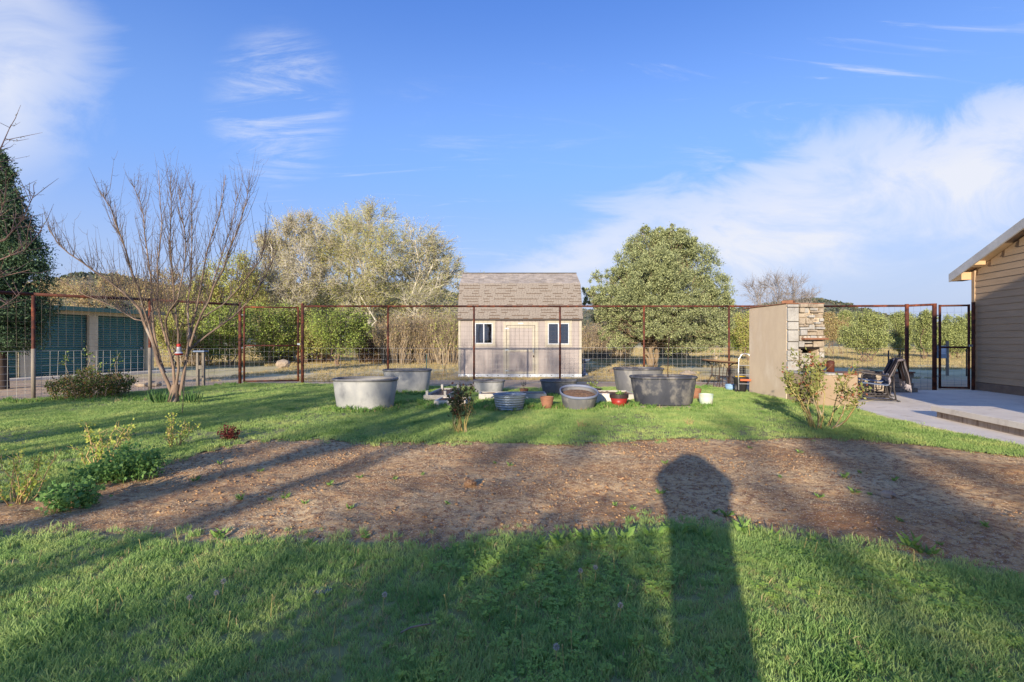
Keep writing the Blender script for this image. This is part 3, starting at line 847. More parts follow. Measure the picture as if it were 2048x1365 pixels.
    for hz in (2.02, 1.02, 0.05):
        MB().box((a + 0.02, -0.045, hz), (0.2, 0.01, 0.06), taper=0.7).build('hinge', MAT['galv'], d)
    h = MB().box((b - 0.08, -0.04, 0.98), (0.06, 0.014, 0.2)); h.tube([(b - 0.08, -0.05, 1.02), (b - 0.08, -0.09, 1.0), (b - 0.08, -0.09, 0.92), (b - 0.08, -0.05, 0.9)], 0.01, 6)
    h.build('handle', MAT['chrome'], d)
    MB().box((b - 0.075, -0.043, 0.72), (0.05, 0.02, 0.09)).build('latch', MAT['iron'], d)
    MB().box(((a + b) / 2, -0.044, z1 + 0.085), (0.24, 0.006, 0.055)).build('name_plate', MAT['skirt'], s)
    # roof: front steep slope with single shingles, front upper slope, rear slopes
    xa, xb = x0 - 0.04, x1 + 0.06
    ze, ye = zt - 0.06, -0.13
    rf = MB(); th = 0.05
    prof = [(ye, ze), (ybk, zbk), (yr, zr), (dep - ybk, zbk), (dep - ye, ze)]
    inner = [(ye + 0.04, ze - 0.02), (ybk + 0.03, zbk - th), (yr, zr - th), (dep - ybk - 0.03, zbk - th), (dep - ye - 0.04, ze - 0.02)]
    k = len(prof)
    for x in (xa, xb): rf.v += [(x, y, z) for y, z in prof + inner]
    m = 2 * k
    for i in range(k - 1):
        rf.f.append((i, i + 1, m + i + 1, m + i)); rf.f.append((k + i, m + k + i, m + k + i + 1, k + i + 1))
        for o_ in (0, m): rf.f.append((o_ + i, o_ + k + i, o_ + k + i + 1, o_ + i + 1))
    rf.f.append((0, m, m + k, k)); rf.f.append((k - 1, 2 * k - 1, m + 2 * k - 1, m + k - 1))
    roof = rf.build('roof', MAT['underlay_shade'], s)
    rnd = random.Random(5)
    # slope frame
    def slope(pa, pb):
        d = Vector((0, pb[0] - pa[0], pb[1] - pa[1])); ln = d.length; d.normalize()
        nrm = Vector((0, -d.z, d.y)); return d, ln, nrm
    d, ln, nrm = slope((ye, ze), (ybk, zbk))
    rows = 13; ex = ln / rows
    meshes = {}
    ang = math.atan2(d.z, d.y)
    for r_ in range(rows):
        x = xa - rnd.uniform(0, 0.12)
        while x < xb - 0.03:
            wd_ = rnd.choice((0.22, 0.26, 0.30))
            xs_, xe_ = max(x, xa), min(x + wd_, xb); x += wd_
            if xe_ - xs_ < 0.05: continue
            short = rnd.random() < 0.46
            key = (round(xe_ - xs_, 2), short)
            hgt = ex * (0.74 if short else 0.985)
            if key not in meshes:
                mm = MB().box((0, hgt / 2 + (ex - hgt), 0.012), (key[0] - 0.006, hgt, 0.016))
                oo = mm.build('shingle', MAT['shingle'], roof); meshes[key] = oo.data
            else:
                oo = bpy.data.objects.new('shingle', meshes[key]); COL.objects.link(oo); oo.parent = roof
            p = Vector((0, ye, ze)) + d * (r_ * ex) + nrm * 0.004
            oo.location = ((xs_ + xe_) / 2, p.y, p.z + rnd.uniform(0, 0.004)); oo.rotation_euler = (ang + R(2.2), 0, 0)
    d2, ln2, n2 = slope((ybk, zbk), (yr, zr))
    up = MB(); rows2 = 12; ex2 = ln2 / rows2; an2 = math.atan2(d2.z, d2.y)
    for r_ in range(rows2):
        x = xa - rnd.uniform(0, 0.2)
        while x < xb - 0.02:
            wd_ = rnd.uniform(0.2, 0.32); xs_, xe_ = max(x, xa), min(x + wd_, xb); x += wd_
            if xe_ - xs_ < 0.04: continue
            sh = rnd.random() < 0.4; hgt = ex2 * (0.75 if sh else 0.98)
            p = Vector((0, ybk, zbk)) + d2 * (r_ * ex2 + ex2 - hgt / 2) + n2 * 0.014
            up.box(((xs_ + xe_) / 2, p.y, p.z), (xe_ - xs_ - 0.006, hgt, 0.016), rx=an2 + R(2))
    tag(up.build('upper_shingles', MAT['shingle_slope'], roof), kind='stuff')
    MB().box(((xa + xb) / 2, yr, zr + 0.015), (xb - xa + 0.02, 0.2, 0.035)).build('ridge_cap', MAT['dark_edge'], roof)
    MB().box(((xa + xb) / 2, ye + 0.0, ze - 0.03), (xb - xa + 0.01, 0.03, 0.05)).build('drip_edge', MAT['dark_edge'], roof)
    MB().box(((xa + xb) / 2, ye + 0.075, ze - 0.02), (xb - xa - 0.05, 0.11, 0.02)).build('soffit', MAT['cream'], roof)
build_shed()

# ------------------------------------------------------------------ pipe fence and gates
def wire_panel(a, b, z0, z1, ps=0.155, hs=None, r=0.0024, seed=0, n=3):
    """woven wire between ground points a and b"""
    rng = random.Random(seed)
    T = Tubes(); a = Vector(a); b = Vector(b); ln = (b - a).length; d = (b - a) / ln
    hs = hs or [0, .09, .20, .33, .48, .64, .82, 1.0, 1.2]
    zs = [z0 + h for h in hs if z0 + h <= z1]
    for z in zs:
        rr = r * (1.35 if z in (zs[0], zs[-1]) else 1)
        T.add([a + d * (ln * t) + Vector((0, 0, z + rng.uniform(-.006, .006))) for t in (0, .25, .5, .75, 1)], [rr] * 5, n)
    k = int(ln / ps)
    for i in range(1, k):
        p = a + d * (ln * i / k)
        T.add([p + d * rng.uniform(-.012, .012) + Vector((0, rng.uniform(-.004, .004), z)) for z in (zs[0], (zs[0] + zs[-1]) / 2, zs[-1])], [r] * 3, n)
    return T
def pipe(a, b, r, n=10): return MB().tube([a, b], r, n)
def build_fence():
    f = thing('pipe_fence', 'tall rusted steel pipe fence with wire mesh around the yard', 'fence')
    D = 17.2; RZ = 2.62
    back = [(x - 1024) * D / F for x in (605, 776, 948, 1120, 1288, 1458, 1640)]
    right_ = [Vector((11.53, 14.6, 0)), Vector((12.15, 14.38, 0))]
    left_ = [Vector(((480 - 1024) * .0168, 16.8, 0)), Vector((-10.86, 15.0, 0)), Vector((-12.3, 12.85, 0)), Vector((-13.7, 10.7, 0)), Vector((-15.2, 8.6, 0))]
    Pb = [Vector((x, D, 0)) for x in back]
    def post(p, top, r):
        MB().tube([(p.x, p.y, gz(p.x, p.y) - 0.3), (p.x, p.y, top)], r, 12).build('post', MAT['rust'], f, smooth=True)
    for i, p in enumerate(Pb): post(p, RZ - 0.03 if i else 2.72, 0.034 if i else 0.05)
    for p, r in zip(right_, (0.05, 0.055)): post(p, 2.50, r)
    lz = [2.64, 2.66, 2.62, 2.62, 2.62]
    for i, (p, z) in enumerate(zip(left_, lz)): post(p, (2.72 if i == 0 else z - 0.03), 0.05 if i == 0 else 0.042)
    # white sleeved lower halves of the two nearer posts on the west side
    for p in left_[1:3]:
        MB().tube([(p.x, p.y, gz(p.x, p.y) - 0.02), (p.x, p.y, 1.22)], 0.047, 12).build('sleeve', MAT['wood_grey'], f, smooth=True)
    def rail(a, b, za, zb, r=0.034):
        MB().tube([(a.x, a.y, za), (b.x, b.y, zb)], r, 12).build('rail', MAT['rust'], f, smooth=True)
    for a, b in zip(Pb[:-1], Pb[1:]): rail(a, b, RZ, RZ)
    rail(Pb[-1], right_[0], RZ, 2.45); rail(right_[0], right_[1], 2.45, 2.47)
    for (a, b), (za, zb) in zip(zip(left_[:-1], left_[1:]), zip(lz[:-1], lz[1:])): rail(a, b, za, zb, 0.04)
    sd = 0
    seq = list(zip(Pb[:-1], Pb[1:])) + [(Pb[-1], right_[0]), (right_[0], right_[1])] + list(zip(left_[:-1], left_[1:]))
    for a, b in seq:
        sd += 1
        za = min(gz(a.x, a.y), gz(b.x, b.y)); left = a.x < -8
        T = wire_panel(a, b, za + 0.02, 1.24, 0.155, None, 0.0042 if left else 0.0036, sd)
        tag(T.build('lower_wire_mesh', MAT['wire'], f, False), kind='stuff')
        T = wire_panel(a, b, 1.27, 2.55, 0.155, None, 0.0022, sd + 50)
        tag(T.build('upper_wire_mesh', MAT['wire_old'], f, False), kind='stuff')
    # chicken wire at the foot of the west runs
    for a, b in list(zip(left_[:-1], left_[1:]))[:2] + [(Pb[0], Pb[1]), (Pb[1], Pb[2]), (Pb[3], Pb[4])]:
        T = Tubes(); ln = (b - a).length; d = (b - a) / ln; za = gz(a.x, a.y)
        cell = 0.07
        for i in range(int(ln / cell)):
            for s_ in (1, -1):
                pts = []
                for j in range(9):
                    pts.append(a + d * ((i + (0.5 + 0.5 * s_ * (1 if j % 2 else -1)) * 0.9) * cell) + Vector((0, 0.01, za + j * 0.075)))
                T.add(pts, [0.0009] * 9, 3)
        tag(T.build('chicken_wire', MAT['wire'], f, False), kind='stuff')
    # gates
    def gate(name, label, a, b, z0, z1, mid, sd):
        g = thing(name, label, 'gate', (a.x, a.y, 0))
        o = Vector((a.x, a.y, 0)); a = a - o; b = b - o; d = (b - a).normalized()
        for p in (a, b): pipe(p + Vector((0, 0, z0)), p + Vector((0, 0, z1)), 0.032).build('stile', MAT['rust'], g, True)
        for z in (z0 + 0.03, mid, z1 - 0.03): pipe(a + Vector((0, 0, z)), b + Vector((0, 0, z)), 0.027).build('crossbar', MAT['rust'], g, True)
        T = wire_panel(a, b, z0 + 0.03, mid, 0.15, None, 0.0026, sd); tag(T.build('wire_mesh', MAT['wire'], g, False), kind='stuff')
        T = wire_panel(a, b, mid, z1, 0.15, None, 0.0016, sd); tag(T.build('upper_wire_mesh', MAT['wire_old'], g, False), kind='stuff')
        for z in (z0 + 0.35, mid - 0.08, z1 - 0.3):
            MB().tube([a - d * 0.09 + Vector((0, 0, z)), a + d * 0.03 + Vector((0, 0, z))], 0.018, 8).build('hinge', MAT['galv'], g)
        MB().box(tuple(b + d * 0.03 + Vector((0, -0.03, mid + 0.05))), (0.1, 0.03, 0.06)).build('latch', MAT['galv'], g)
        return g
    a0 = left_[0]; b0 = Pb[0]; dd = (b0 - a0).normalized()
    gate('yard_gate', 'rusted pipe gate with wire mesh, left of the black stock tanks', a0 + dd * 0.13, b0 - dd * 0.14, 0.04, 2.60, 1.27, 91)
    b1 = Vector((13.0, 14.15, 0)); a1 = right_[1]; dd = (b1 - a1).normalized()
    gate('patio_gate', 'narrow rusted pipe gate next to the tan house wall', a1 + dd * 0.13, b1 - dd * 0.06, 0.06, 2.46, 1.24, 92)
    post(b1 + dd * 0.04, 2.52, 0.04)
build_fence()

# ------------------------------------------------------------------ house
def build_house():
    C = Vector((13.2, 14.3, 0)); wd = Vector((-0.177, -0.984, 0)); nn = Vector((-0.984, 0.177, 0))
    h = thing('house', 'tan lap-sided house with white rake board at the patio edge', 'house', (C.x, C.y, 0))
    ins = -nn
    def pt(t, o, z): return wd * t + nn * o + Vector((0, 0, z))
    run, sl = 5.2, 0.38
    ze = 3.40                      # wall height at the corner (under the soffit)
    span = 2 * run
    def rz(t): return ze + sl * (t if t < run else span - t)
    # gable wall core
    def prism(name, pr, o0, o1, mat):
        m = MB(); k = len(pr)
        for o_ in (o0, o1): m.v += [tuple(pt(t, o_, z)) for t, z in pr]
        m.f += [tuple(range(k)), tuple(range(2 * k - 1, k - 1, -1))] + [(i, i + k, (i + 1) % k + k, (i + 1) % k) for i in range(k)]
        return m.build(name, mat, h)
    prism('wall', [(0, 0.26), (span, 0.26), (span, ze), (run, rz(run)), (0, ze)], -8.0, 0.0, MAT['siding'])
    prism('foundation', [(-0.01, -0.3), (span, -0.3), (span, 0.258), (-0.01, 0.258)], -8.01, 0.03, MAT['found'])
    # lap siding boards on the gable
    z = 0.27; ex = 0.178
    while z < rz(run) - 0.1:
        zt_ = z + ex
        t0 = 0.11 if zt_ < ze else max(0.11, (zt_ - ze) / sl + 0.02)
        t1 = span - (0 if zt_ < ze else (zt_ - ze) / sl + 0.02)
        if t1 - t0 < 0.2: break
        m = MB()
        for (o_, zz) in ((0.002, zt_ - 0.001), (0.014, zt_ - 0.001), (0.030, z), (0.002, z)):
            m.v += [tuple(pt(t0, o_, zz)), tuple(pt(t1, o_, zz))]
        m.f += [(0, 1, 3, 2), (2, 3, 5, 4), (4, 5, 7, 6), (6, 7, 1, 0), (0, 2, 4, 6), (1, 7, 5, 3)]
        m.build('siding_board', MAT['siding'], h)
        z += ex
    prism('corner_board', [(-0.015, 0.262), (0.105, 0.262), (0.105, ze + 0.02), (-0.015, ze - 0.02)], 0.001, 0.045, MAT['siding'])
    # roof slabs with rake overhang, soffit, fascia
    ov, ro = 0.45, 0.32
    def rz2(t, off): return ze + sl * t + off
    for sgn in (0, 1):
        pr = [(-ov, rz2(-ov, 0.16)), (run, rz2(run, 0.16)), (run, rz2(run, 0.10)), (-ov, rz2(-ov, 0.10))]
        if sgn: pr = [(span - t, z_) for t, z_ in pr]
        r_ = prism('roof', pr, -8.3, ro + 0.02, MAT['roof'])
        pr = [(-ov, rz2(-ov, 0.10)), (run, rz2(run, 0.10)), (run, rz2(run, 0.06)), (-ov + 0.02, rz2(-ov, 0.06))]
        if sgn: pr = [(span - t, z_) for t, z_ in pr]
        prism('soffit', pr, -8.2, ro - 0.03, MAT['soffit'])
        pr = [(-ov - 0.02, rz2(-ov, 0.17)), (run, rz2(run, 0.178)), (run, rz2(run, -0.06)), (-ov - 0.02, rz2(-ov, -0.06))]
        if sgn: pr = [(span - t, z_) for t, z_ in pr]
        prism('rake_board', pr, ro - 0.02, ro + 0.025, MAT['fascia'])
    # outriggers (lookouts) under the rake
    for t in (0.35, 2.1):
        prism('lookout', [(t, rz2(t, 0.055)), (t + 0.14, rz2(t + 0.14, 0.055)), (t + 0.14, rz2(t + 0.14, -0.05)), (t, rz2(t, -0.05))], 0.02, ro - 0.03, MAT['soffit'])
    prism('eave_return', [(-ov, rz2(-ov, 0.055)), (-0.02, rz2(-0.02, 0.055)), (-0.02, rz2(-ov, -0.05)), (-ov, rz2(-ov, -0.05))], 0.0, ro - 0.03, MAT['soffit'])
    # nearer wing of the same house, on the sun side of the patio
    def wbox(name, pts, y0, y1, mat):
        m = MB(); k = len(pts)
        for y in (y0, y1): m.v += [(x - C.x, y - C.y, z_) for x, z_ in pts]
        m.f += [tuple(range(k)), tuple(range(2 * k - 1, k - 1, -1))] + [(i, i + k, (i + 1) % k + k, (i + 1) % k) for i in range(k)]
        return m.build(name, mat, h)
    wbox('wing_wall', [(6.9, -0.2), (15.5, -0.2), (15.5, 3.75), (11.1, 5.2), (6.9, 3.75)], -9.0, 3.9, MAT['siding'])
    wbox('wing_roof', [(6.0, 3.55), (11.1, 5.3), (16.2, 3.55), (16.2, 3.68), (11.1, 5.44), (6.0, 3.68)], -9.4, 4.3, MAT['roof'])
    wbox('wing_rake_board', [(6.0, 3.44), (11.1, 5.19), (11.1, 5.46), (6.0, 3.70)], 4.302, 4.34, MAT['fascia'])
build_house()

# ------------------------------------------------------------------ storage building
def build_storage():
    A = Vector((-22.3, 20.6, 0)); d = Vector((0.295, 0.955, 0)); nr = Vector((0.955, -0.295, 0))
    s = thing('storage_building', 'low storage building with dark green roll-up doors and cream columns', 'building', (A.x, A.y, 0))
    def pt(t, o, z): return d * t + nr * o + Vector((0, 0, z))
    zg = -0.22
    def pbox(name, t0, t1, o0, o1, z0, z1, mat, par=None):
        m = MB(); 
        m.v += [tuple(pt(t, o_, z)) for z in (z0, z1) for t, o_ in ((t0, o0), (t1, o0), (t1, o1), (t0, o1))]
        m.f += [(3, 2, 1, 0), (4, 5, 6, 7), (0, 1, 5, 4), (1, 2, 6, 5), (2, 3, 7, 6), (3, 0, 4, 7)]
        return m.build(name, mat, par or s)
    # the run continues to the left of the picture
    t_col = [-3.4, -0.6, 2.15, 4.95, 7.75]
    cols = [(-3.75, -3.35), (-0.75, -0.33), (2.05, 2.50), (4.90, 5.30)]
    # calibrate columns to where they stand in the photograph
    ts = []
    for px in (-120, 50, 186, 299):
        k = (px - 1024) / F
        t = (k * A.y - A.x) / (d.x - k * d.y); ts.append(t)
    top_w, top_d = 2.98, 2.72
    T0, T1 = ts[0] - 0.2, ts[3] + 0.22
    for t in ts:
        pbox('column', t - 0.20, t + 0.20, -0.12, 0.06, zg, top_d - 0.002, MAT['cream_metal'])
    pbox('header', T0, T1, -0.12, 0.04, top_d, top_w, MAT['cream_metal'])
    pbox('wall', T0, T1, -4.0, -0.35, zg, top_w - 0.02, MAT['cream_metal'])
    rf = pbox('roof', T0 - 0.3, T1 + 0.35, -4.2, 0.34, top_w + 0.03, top_w + 0.09, MAT['green_roof'])
    pbox('gutter', T0 - 0.3, T1 + 0.35, 0.342, 0.46, top_w - 0.10, top_w + 0.10, MAT['green_roof'], rf)
    for a, b in zip(ts[:-1], ts[1:]):
        m = MB(); n = 26; z0, z1 = zg + 0.02, top_d - 0.004; t0, t1 = a + 0.20, b - 0.20
        base = 0
        for i in range(n * 4 + 1):
            z = z0 + (z1 - z0) * i / (n * 4); o_ = -0.18 + 0.045 * math.sin(i * math.pi / 2 + .4)
            m.v += [tuple(pt(t0, o_, z)), tuple(pt(t1, o_, z))]
        for i in range(n * 4): m.f.append((2 * i, 2 * i + 1, 2 * i + 3, 2 * i + 2))
        dr = m.build('roll_up_door', MAT['green_door'], s)
        pbox('bottom_bar', t0, t1, -0.2, -0.12, zg, zg + 0.06, MAT['dark_edge'], dr)
        pbox('latch', t1 - 0.22, t1 - 0.12, -0.13, -0.10, 1.0, 1.1, MAT['galv'], dr)
    pbox('apron', T0, T1 + 1, 0.07, 1.0, zg - 0.1, zg + 0.035, MAT['concrete'])
build_storage()

# ------------------------------------------------------------------ fireplace
def build_fireplace():
    f = thing('outdoor_fireplace', 'stuccoed outdoor fireplace faced with pale stone blocks at the patio', 'fireplace', (6.58, 12.0, 0), R(4.6))
    rnd = random.Random(8)
    W, Dp, H = 0.93, 1.6, 2.30
    # stucco body: shell around the firebox
    fx0, fx1, fz0, fz1 = 0.36, 0.80, 0.72, 1.24
    m = MB()
    m.box((W / 2, Dp / 2 + 0.22, H / 2 - 0.05), (W, Dp - 0.44, H + 0.1))
    m.box((fx0 / 2, 0.22, H / 2 - 0.05), (fx0, 0.44, H + 0.1))
    m.box(((fx1 + W) / 2, 0.22, H / 2 - 0.05), (W - fx1, 0.44, H + 0.1))
    m.box(((fx0 + fx1) / 2, 0.22, (fz0 - 0.1) / 2), (fx1 - fx0, 0.44, fz0 + 0.1))
    m.box(((fx0 + fx1) / 2, 0.22, (fz1 + H) / 2), (fx1 - fx0, 0.44, H - fz1))
    m.build('body', MAT['stucco'], f)
    fb = MB().box(((fx0 + fx1) / 2, 0.40, (fz0 + fz1) / 2), (fx1 - fx0 - 0.01, 0.04, fz1 - fz0 - 0.01)).build('firebox', MAT['soot'], f)
    MB().box((0.66, 0.24, 0.93), (0.3, 0.08, 0.38), rz=0.25).build('fire_stone', MAT['stone_grey'], f, bevel=0.02)
    MB().box((0.47, 0.2, 0.84), (0.15, 0.1, 0.22), rz=-0.2).build('fire_stone', MAT['stone_grey'], f, bevel=0.02)
    # left column of large grey blocks
    z = 0.70
    for hgt in (0.24, 0.26, 0.20, 0.28, 0.20, 0.34, 0.12):
        if z + hgt > H: hgt = H - z
        MB().box((0.14, -0.022 - rnd.uniform(0, .012), z + hgt / 2), (0.27 + rnd.uniform(-.015, .01), 0.09, hgt - 0.014)).build('stone', MAT['stone_grey'], f, bevel=0.014)
        z += hgt
    # courses of rough stones
    z = 0.70
    hs = [0.16, 0.15, 0.14, 0.12, 0.15, 0.13, 0.14, 0.13, 0.15, 0.12, 0.13, 0.10]
    for i, hgt in enumerate(hs):
        x = 0.285
        while x < W - 0.02:
            ln = rnd.uniform(0.13, 0.27)
            if W - (x + ln) < 0.10: ln = W - x
            xa, xb = x, x + ln; x += ln
            if z < fz1 - 0.02 and xb > fx0 + 0.01 and xa < fx1 - 0.01:
                # clip around the firebox mouth
                if xa < fx0 - 0.03: xb = fx0
                elif xb > fx1 + 0.03: xa = fx1
                else: continue
            if xb - xa < 0.045: continue
            cut = rnd.uniform(.35, .65)
            for za, zb_ in (((z, z + hgt * cut), (z + hgt * cut, z + hgt)) if rnd.random() < .38 else ((z, z + hgt),)):
                pr = rnd.uniform(0.0, 0.10)
                MB().box(((xa + xb) / 2 + rnd.uniform(-.006, .006), 0.03 - pr, (za + zb_) / 2), (xb - xa - rnd.uniform(.008, .024), 0.08 + pr * 0.2, zb_ - za - rnd.uniform(.006, .018)), rz=rnd.uniform(-.09, .09), rx=rnd.uniform(-.09, .09), ry=rnd.uniform(-.04, .04), taper=rnd.uniform(.93, 1.04)).build('stone', rnd.choice((MAT['stone'], MAT['stone'], MAT['stone_grey'])), f, bevel=0.014)
        z += hgt
    ls = MB().box(((fx0 + fx1) / 2, 0.01, 1.30), (0.56, 0.1, 0.15)).build('lintel', MAT['soot'], f, bevel=0.01)
    MB().box((0.62, -0.09, 1.47), (0.60, 0.26, 0.045)).build('mantel', MAT['terracotta'], f, bevel=0.008)
    for x in (0.42, 0.52, 0.68, 0.80):
        MB().box((x, -0.08, 1.512), (0.08, 0.07, 0.04), rz=rnd.uniform(-1, 1), taper=0.6).build('mantel_stone', MAT['white_paint'], f, bevel=0.01)
    # cap tiles
    y = -0.04
    while y < Dp:
        MB().box((W / 2, y + 0.19, H + 0.016 + rnd.uniform(0, .006)), (W + 0.05, 0.37, 0.024), rz=rnd.uniform(-.02, .02)).build('cap_tile', MAT['terracotta'], f, bevel=0.006)
        y += 0.385
    MB().lathe([(0.0, 0), (0.17, 0), (0.18, 0.09), (0.14, 0.09), (0.13, 0.02)], 4, c=(0.42, 0.55, H + 0.04)).xf(Matrix.Identity(4)).build('flue', MAT['terracotta'], f)
    # hearth
    hb = MB().box((0.51, -0.52, 0.28), (1.02, 0.96, 0.76)).build('hearth', MAT['hearth'], f, bevel=0.025)
    for i in range(3):
        MB().box((0.17 + i * 0.34, -0.5, 0.68), (0.335, 0.98, 0.04), rz=rnd.uniform(-.01, .01)).build('hearth_tile', MAT['stone_grey'] if i < 2 else MAT['terracotta'], hb, bevel=0.008)
    # things on the hearth
    p = thing('fire_pot', 'small dark pot on the hearth by the firebox', 'pot', (6.58 + .40, 11.80, 0.703))
    MB().lathe([(0.0, 0), (0.08, 0), (0.095, 0.13), (0.1, 0.135), (0.085, 0.13), (0.07, 0.02), (0, 0.02)], 16).build('body', MAT['black_plastic'], p, True)
    MB().tube([(-0.095, 0, .11), (-0.06, 0, .2), (0.06, 0, .2), (0.095, 0, .11)], 0.005, 6).build('handle', MAT['iron'], p)
    # lantern-like rusty can
    p = thing('rusty_lantern', 'rusty metal lantern standing on the hearth end', 'lantern', (7.42, 11.65, 0.703))
    MB().lathe([(0, 0), (0.08, 0), (0.085, 0.22), (0.07, 0.25), (0.0, 0.27)], 14).build('body', MAT['rust'], p, True)
    MB().tube([(-0.07, 0, .24), (-0.05, 0, .33), (0.05, 0, .33), (0.07, 0, .24)], 0.005, 6).build('handle', MAT['iron'], p)
    # low seat wall behind the chairs
    lw = thing('seat_wall', 'low stone seat wall with terracotta cap behind the patio chairs', 'wall', (8.55, 13.55, 0), R(2))
    rr = random.Random(3)
    for r_ in range(4):
        x = 0
        while x < 2.2:
            ln = rr.uniform(.2, .4); MB().box((x + ln / 2, rr.uniform(-.015, .015), 0.03 + r_ * 0.13 + 0.065), (ln - .012, 0.3, 0.122)).build('stone', MAT['stone'], lw, bevel=0.012); x += ln
    MB().box((1.1, 0, 0.29), (2.2, 0.2, 0.5)).build('core', MAT['mortar'], lw)
    for i in range(6): MB().box((0.19 + i * .385, 0, 0.572), (0.375, 0.36, 0.035), rz=rr.uniform(-.02, .02)).build('cap_tile', MAT['terracotta'], lw, bevel=0.005)
build_fireplace()
# ------------------------------------------------------------------ planters
def at(px, py, z=None):
    p = P(px, py, 0.0); g = gz(p.x, p.y); p = P(px, py, g); p.z = gz(p.x, p.y); return p
def soil_disc(name, a, b, z, par, seed, power=2.3, mound=0.03):
    rng = np.random.default_rng(seed); rings, n = 12, 40
    V = [(0, 0, z + mound)]; Fq = []
    for i in range(1, rings + 1):
        r = i / rings
        for k in range(n):
            an = 2 * math.pi * k / n; ca, sa = math.cos(an), math.sin(an)
            q = (abs(ca) ** power + abs(sa) ** power) ** (-1 / power)
            V.append((a * r * q * ca, b * r * q * sa, z + mound * (1 - r * r) + float(rng.uniform(-.012, .012)) * (r < .99)))
    m = MB(); m.v = V
    for k in range(n): m.f.append((0, 1 + k, 1 + (k + 1) % n))
    for i in range(rings - 1):
        for k in range(n):
            s_ = 1 + i * n; m.f.append((s_ + k, s_ + n + k, s_ + n + (k + 1) % n, s_ + (k + 1) % n))
    return m.build(name, MAT['pot_soil'], par, True)
def tank(label, loc, L_, W_, H_, mat, rz=0.0, fill=0.8, seed=0, power=2.6, rimmat=None, tilt=(0, 0), taper=0.86, name='stock_tank', cat='stock tank', arch=False):
    t = thing(name, label, cat, loc, rz)
    t.rotation_euler = (tilt[0], tilt[1], rz)
    a, b = L_ / 2, W_ / 2
    k = taper
    prof = [(0.0, 0.02), (k - .02, 0.0), (k, 0.02), (k + (1 - k) * .5, H_ * .5), (0.985, H_ - .05), (0.985, H_ - .045), (0.965, H_ - .045), (0.962, H_ - .06), (k + (1 - k) * .5 - .03, H_ * .5), (k - .03, 0.05), (0.0, 0.05)]
    rnd = random.Random(seed); ph = rnd.uniform(0, 6)
    wob = lambda an, z: 1 + 0.008 * math.sin(3 * an + ph) * (z / H_) + 0.006 * math.sin(5 * an + ph * 2) * (1 - z / H_)
    body = MB().lathe(prof, 56, a, b, power=power, wob=wob).build('body', mat, t, True)
    rim = [(0.955, H_ - .052), (1.0, H_ - .055), (1.02, H_ - .04), (1.022, H_ - .02), (1.008, H_ - .002), (0.985, H_), (0.962, H_ - .006), (0.955, H_ - .03)]
    MB().lathe(rim, 56, a, b, power=power, closed=True, wob=wob).build('rim', rimmat or mat, t, True)
    if fill:
        f = k + (1 - k) * fill - .03
        soil_disc('soil', a * f, b * f, H_ * fill, t, seed, power, 0.03)
    if arch:
        pass
    return t
def pot(label, loc, r, h, mat, name='flower_pot', cat='pot', rim=0.2, taper=0.7, soil=True, rimmat=None, tilt=(0, 0), n=28):
    t = thing(name, label, cat, loc); t.rotation_euler = (tilt[0], tilt[1], 0.3)
    zr = h * (1 - rim)
    MB().lathe([(0, 0), (r * taper, 0), (r * (taper + (1 - taper) * .8), zr), (r * (taper + (1 - taper) * .8) - .01, zr), (r * taper - .012, .015), (0, .015)], n).build('body', mat, t, True)
    MB().lathe([(r * .9, zr - .003), (r * .985, zr), (r, h - .006), (r * .99, h), (r * .9, h), (r * .88, h - .01), (r * .88, zr)], n, closed=True).build('rim', rimmat or mat, t, False)
    if soil: MB().disc(r * .89, h * .86, n).build('soil', MAT['pot_soil'], t)
    return t
def sprig(par, n, h, spread, leaf, lsz, seed, z0=0.0, cmat='bark_twig', cr=0.004, lw=0.6, lpn=9, name='foliage'):
    """a little plant: stems and leaves under par"""
    rng = np.random.default_rng(seed); T = Tubes(); C, Dd, Ls = [], [], []
    for i in range(n):
        an = rng.uniform(0, 6.28); tip = np.array([math.cos(an) * spread * rng.uniform(.3, 1), math.sin(an) * spread * rng.uniform(.3, 1), z0 + h * rng.uniform(.65, 1)])
        b = np.array([math.cos(an) * spread * .1, math.sin(an) * spread * .1, z0])
        mid = (b + tip) / 2 + rng.normal(size=3) * spread * .1 + np.array([0, 0, h * .1])
        T.add([b, mid, tip], [cr, cr * .8, cr * .3], 4)
        for j in range(lpn):
            t = rng.uniform(.3, 1.0); p = (1 - t) ** 2 * b + 2 * t * (1 - t) * mid + t * t * tip
            C.append(p); v = rng.normal(size=3); v[2] = abs(v[2]) * .6 + .2; Dd.append(v); Ls.append(lsz * rng.uniform(.6, 1.3))
    T.build('stem', MAT[cmat], par)
    V, Fq = leaf_arrays(np.array(C), np.array(Dd), np.array(Ls), np.array(Ls) * lw, rng)
    o = np_mesh(name, V, Fq, MAT[leaf], par); tag(o, kind='stuff')

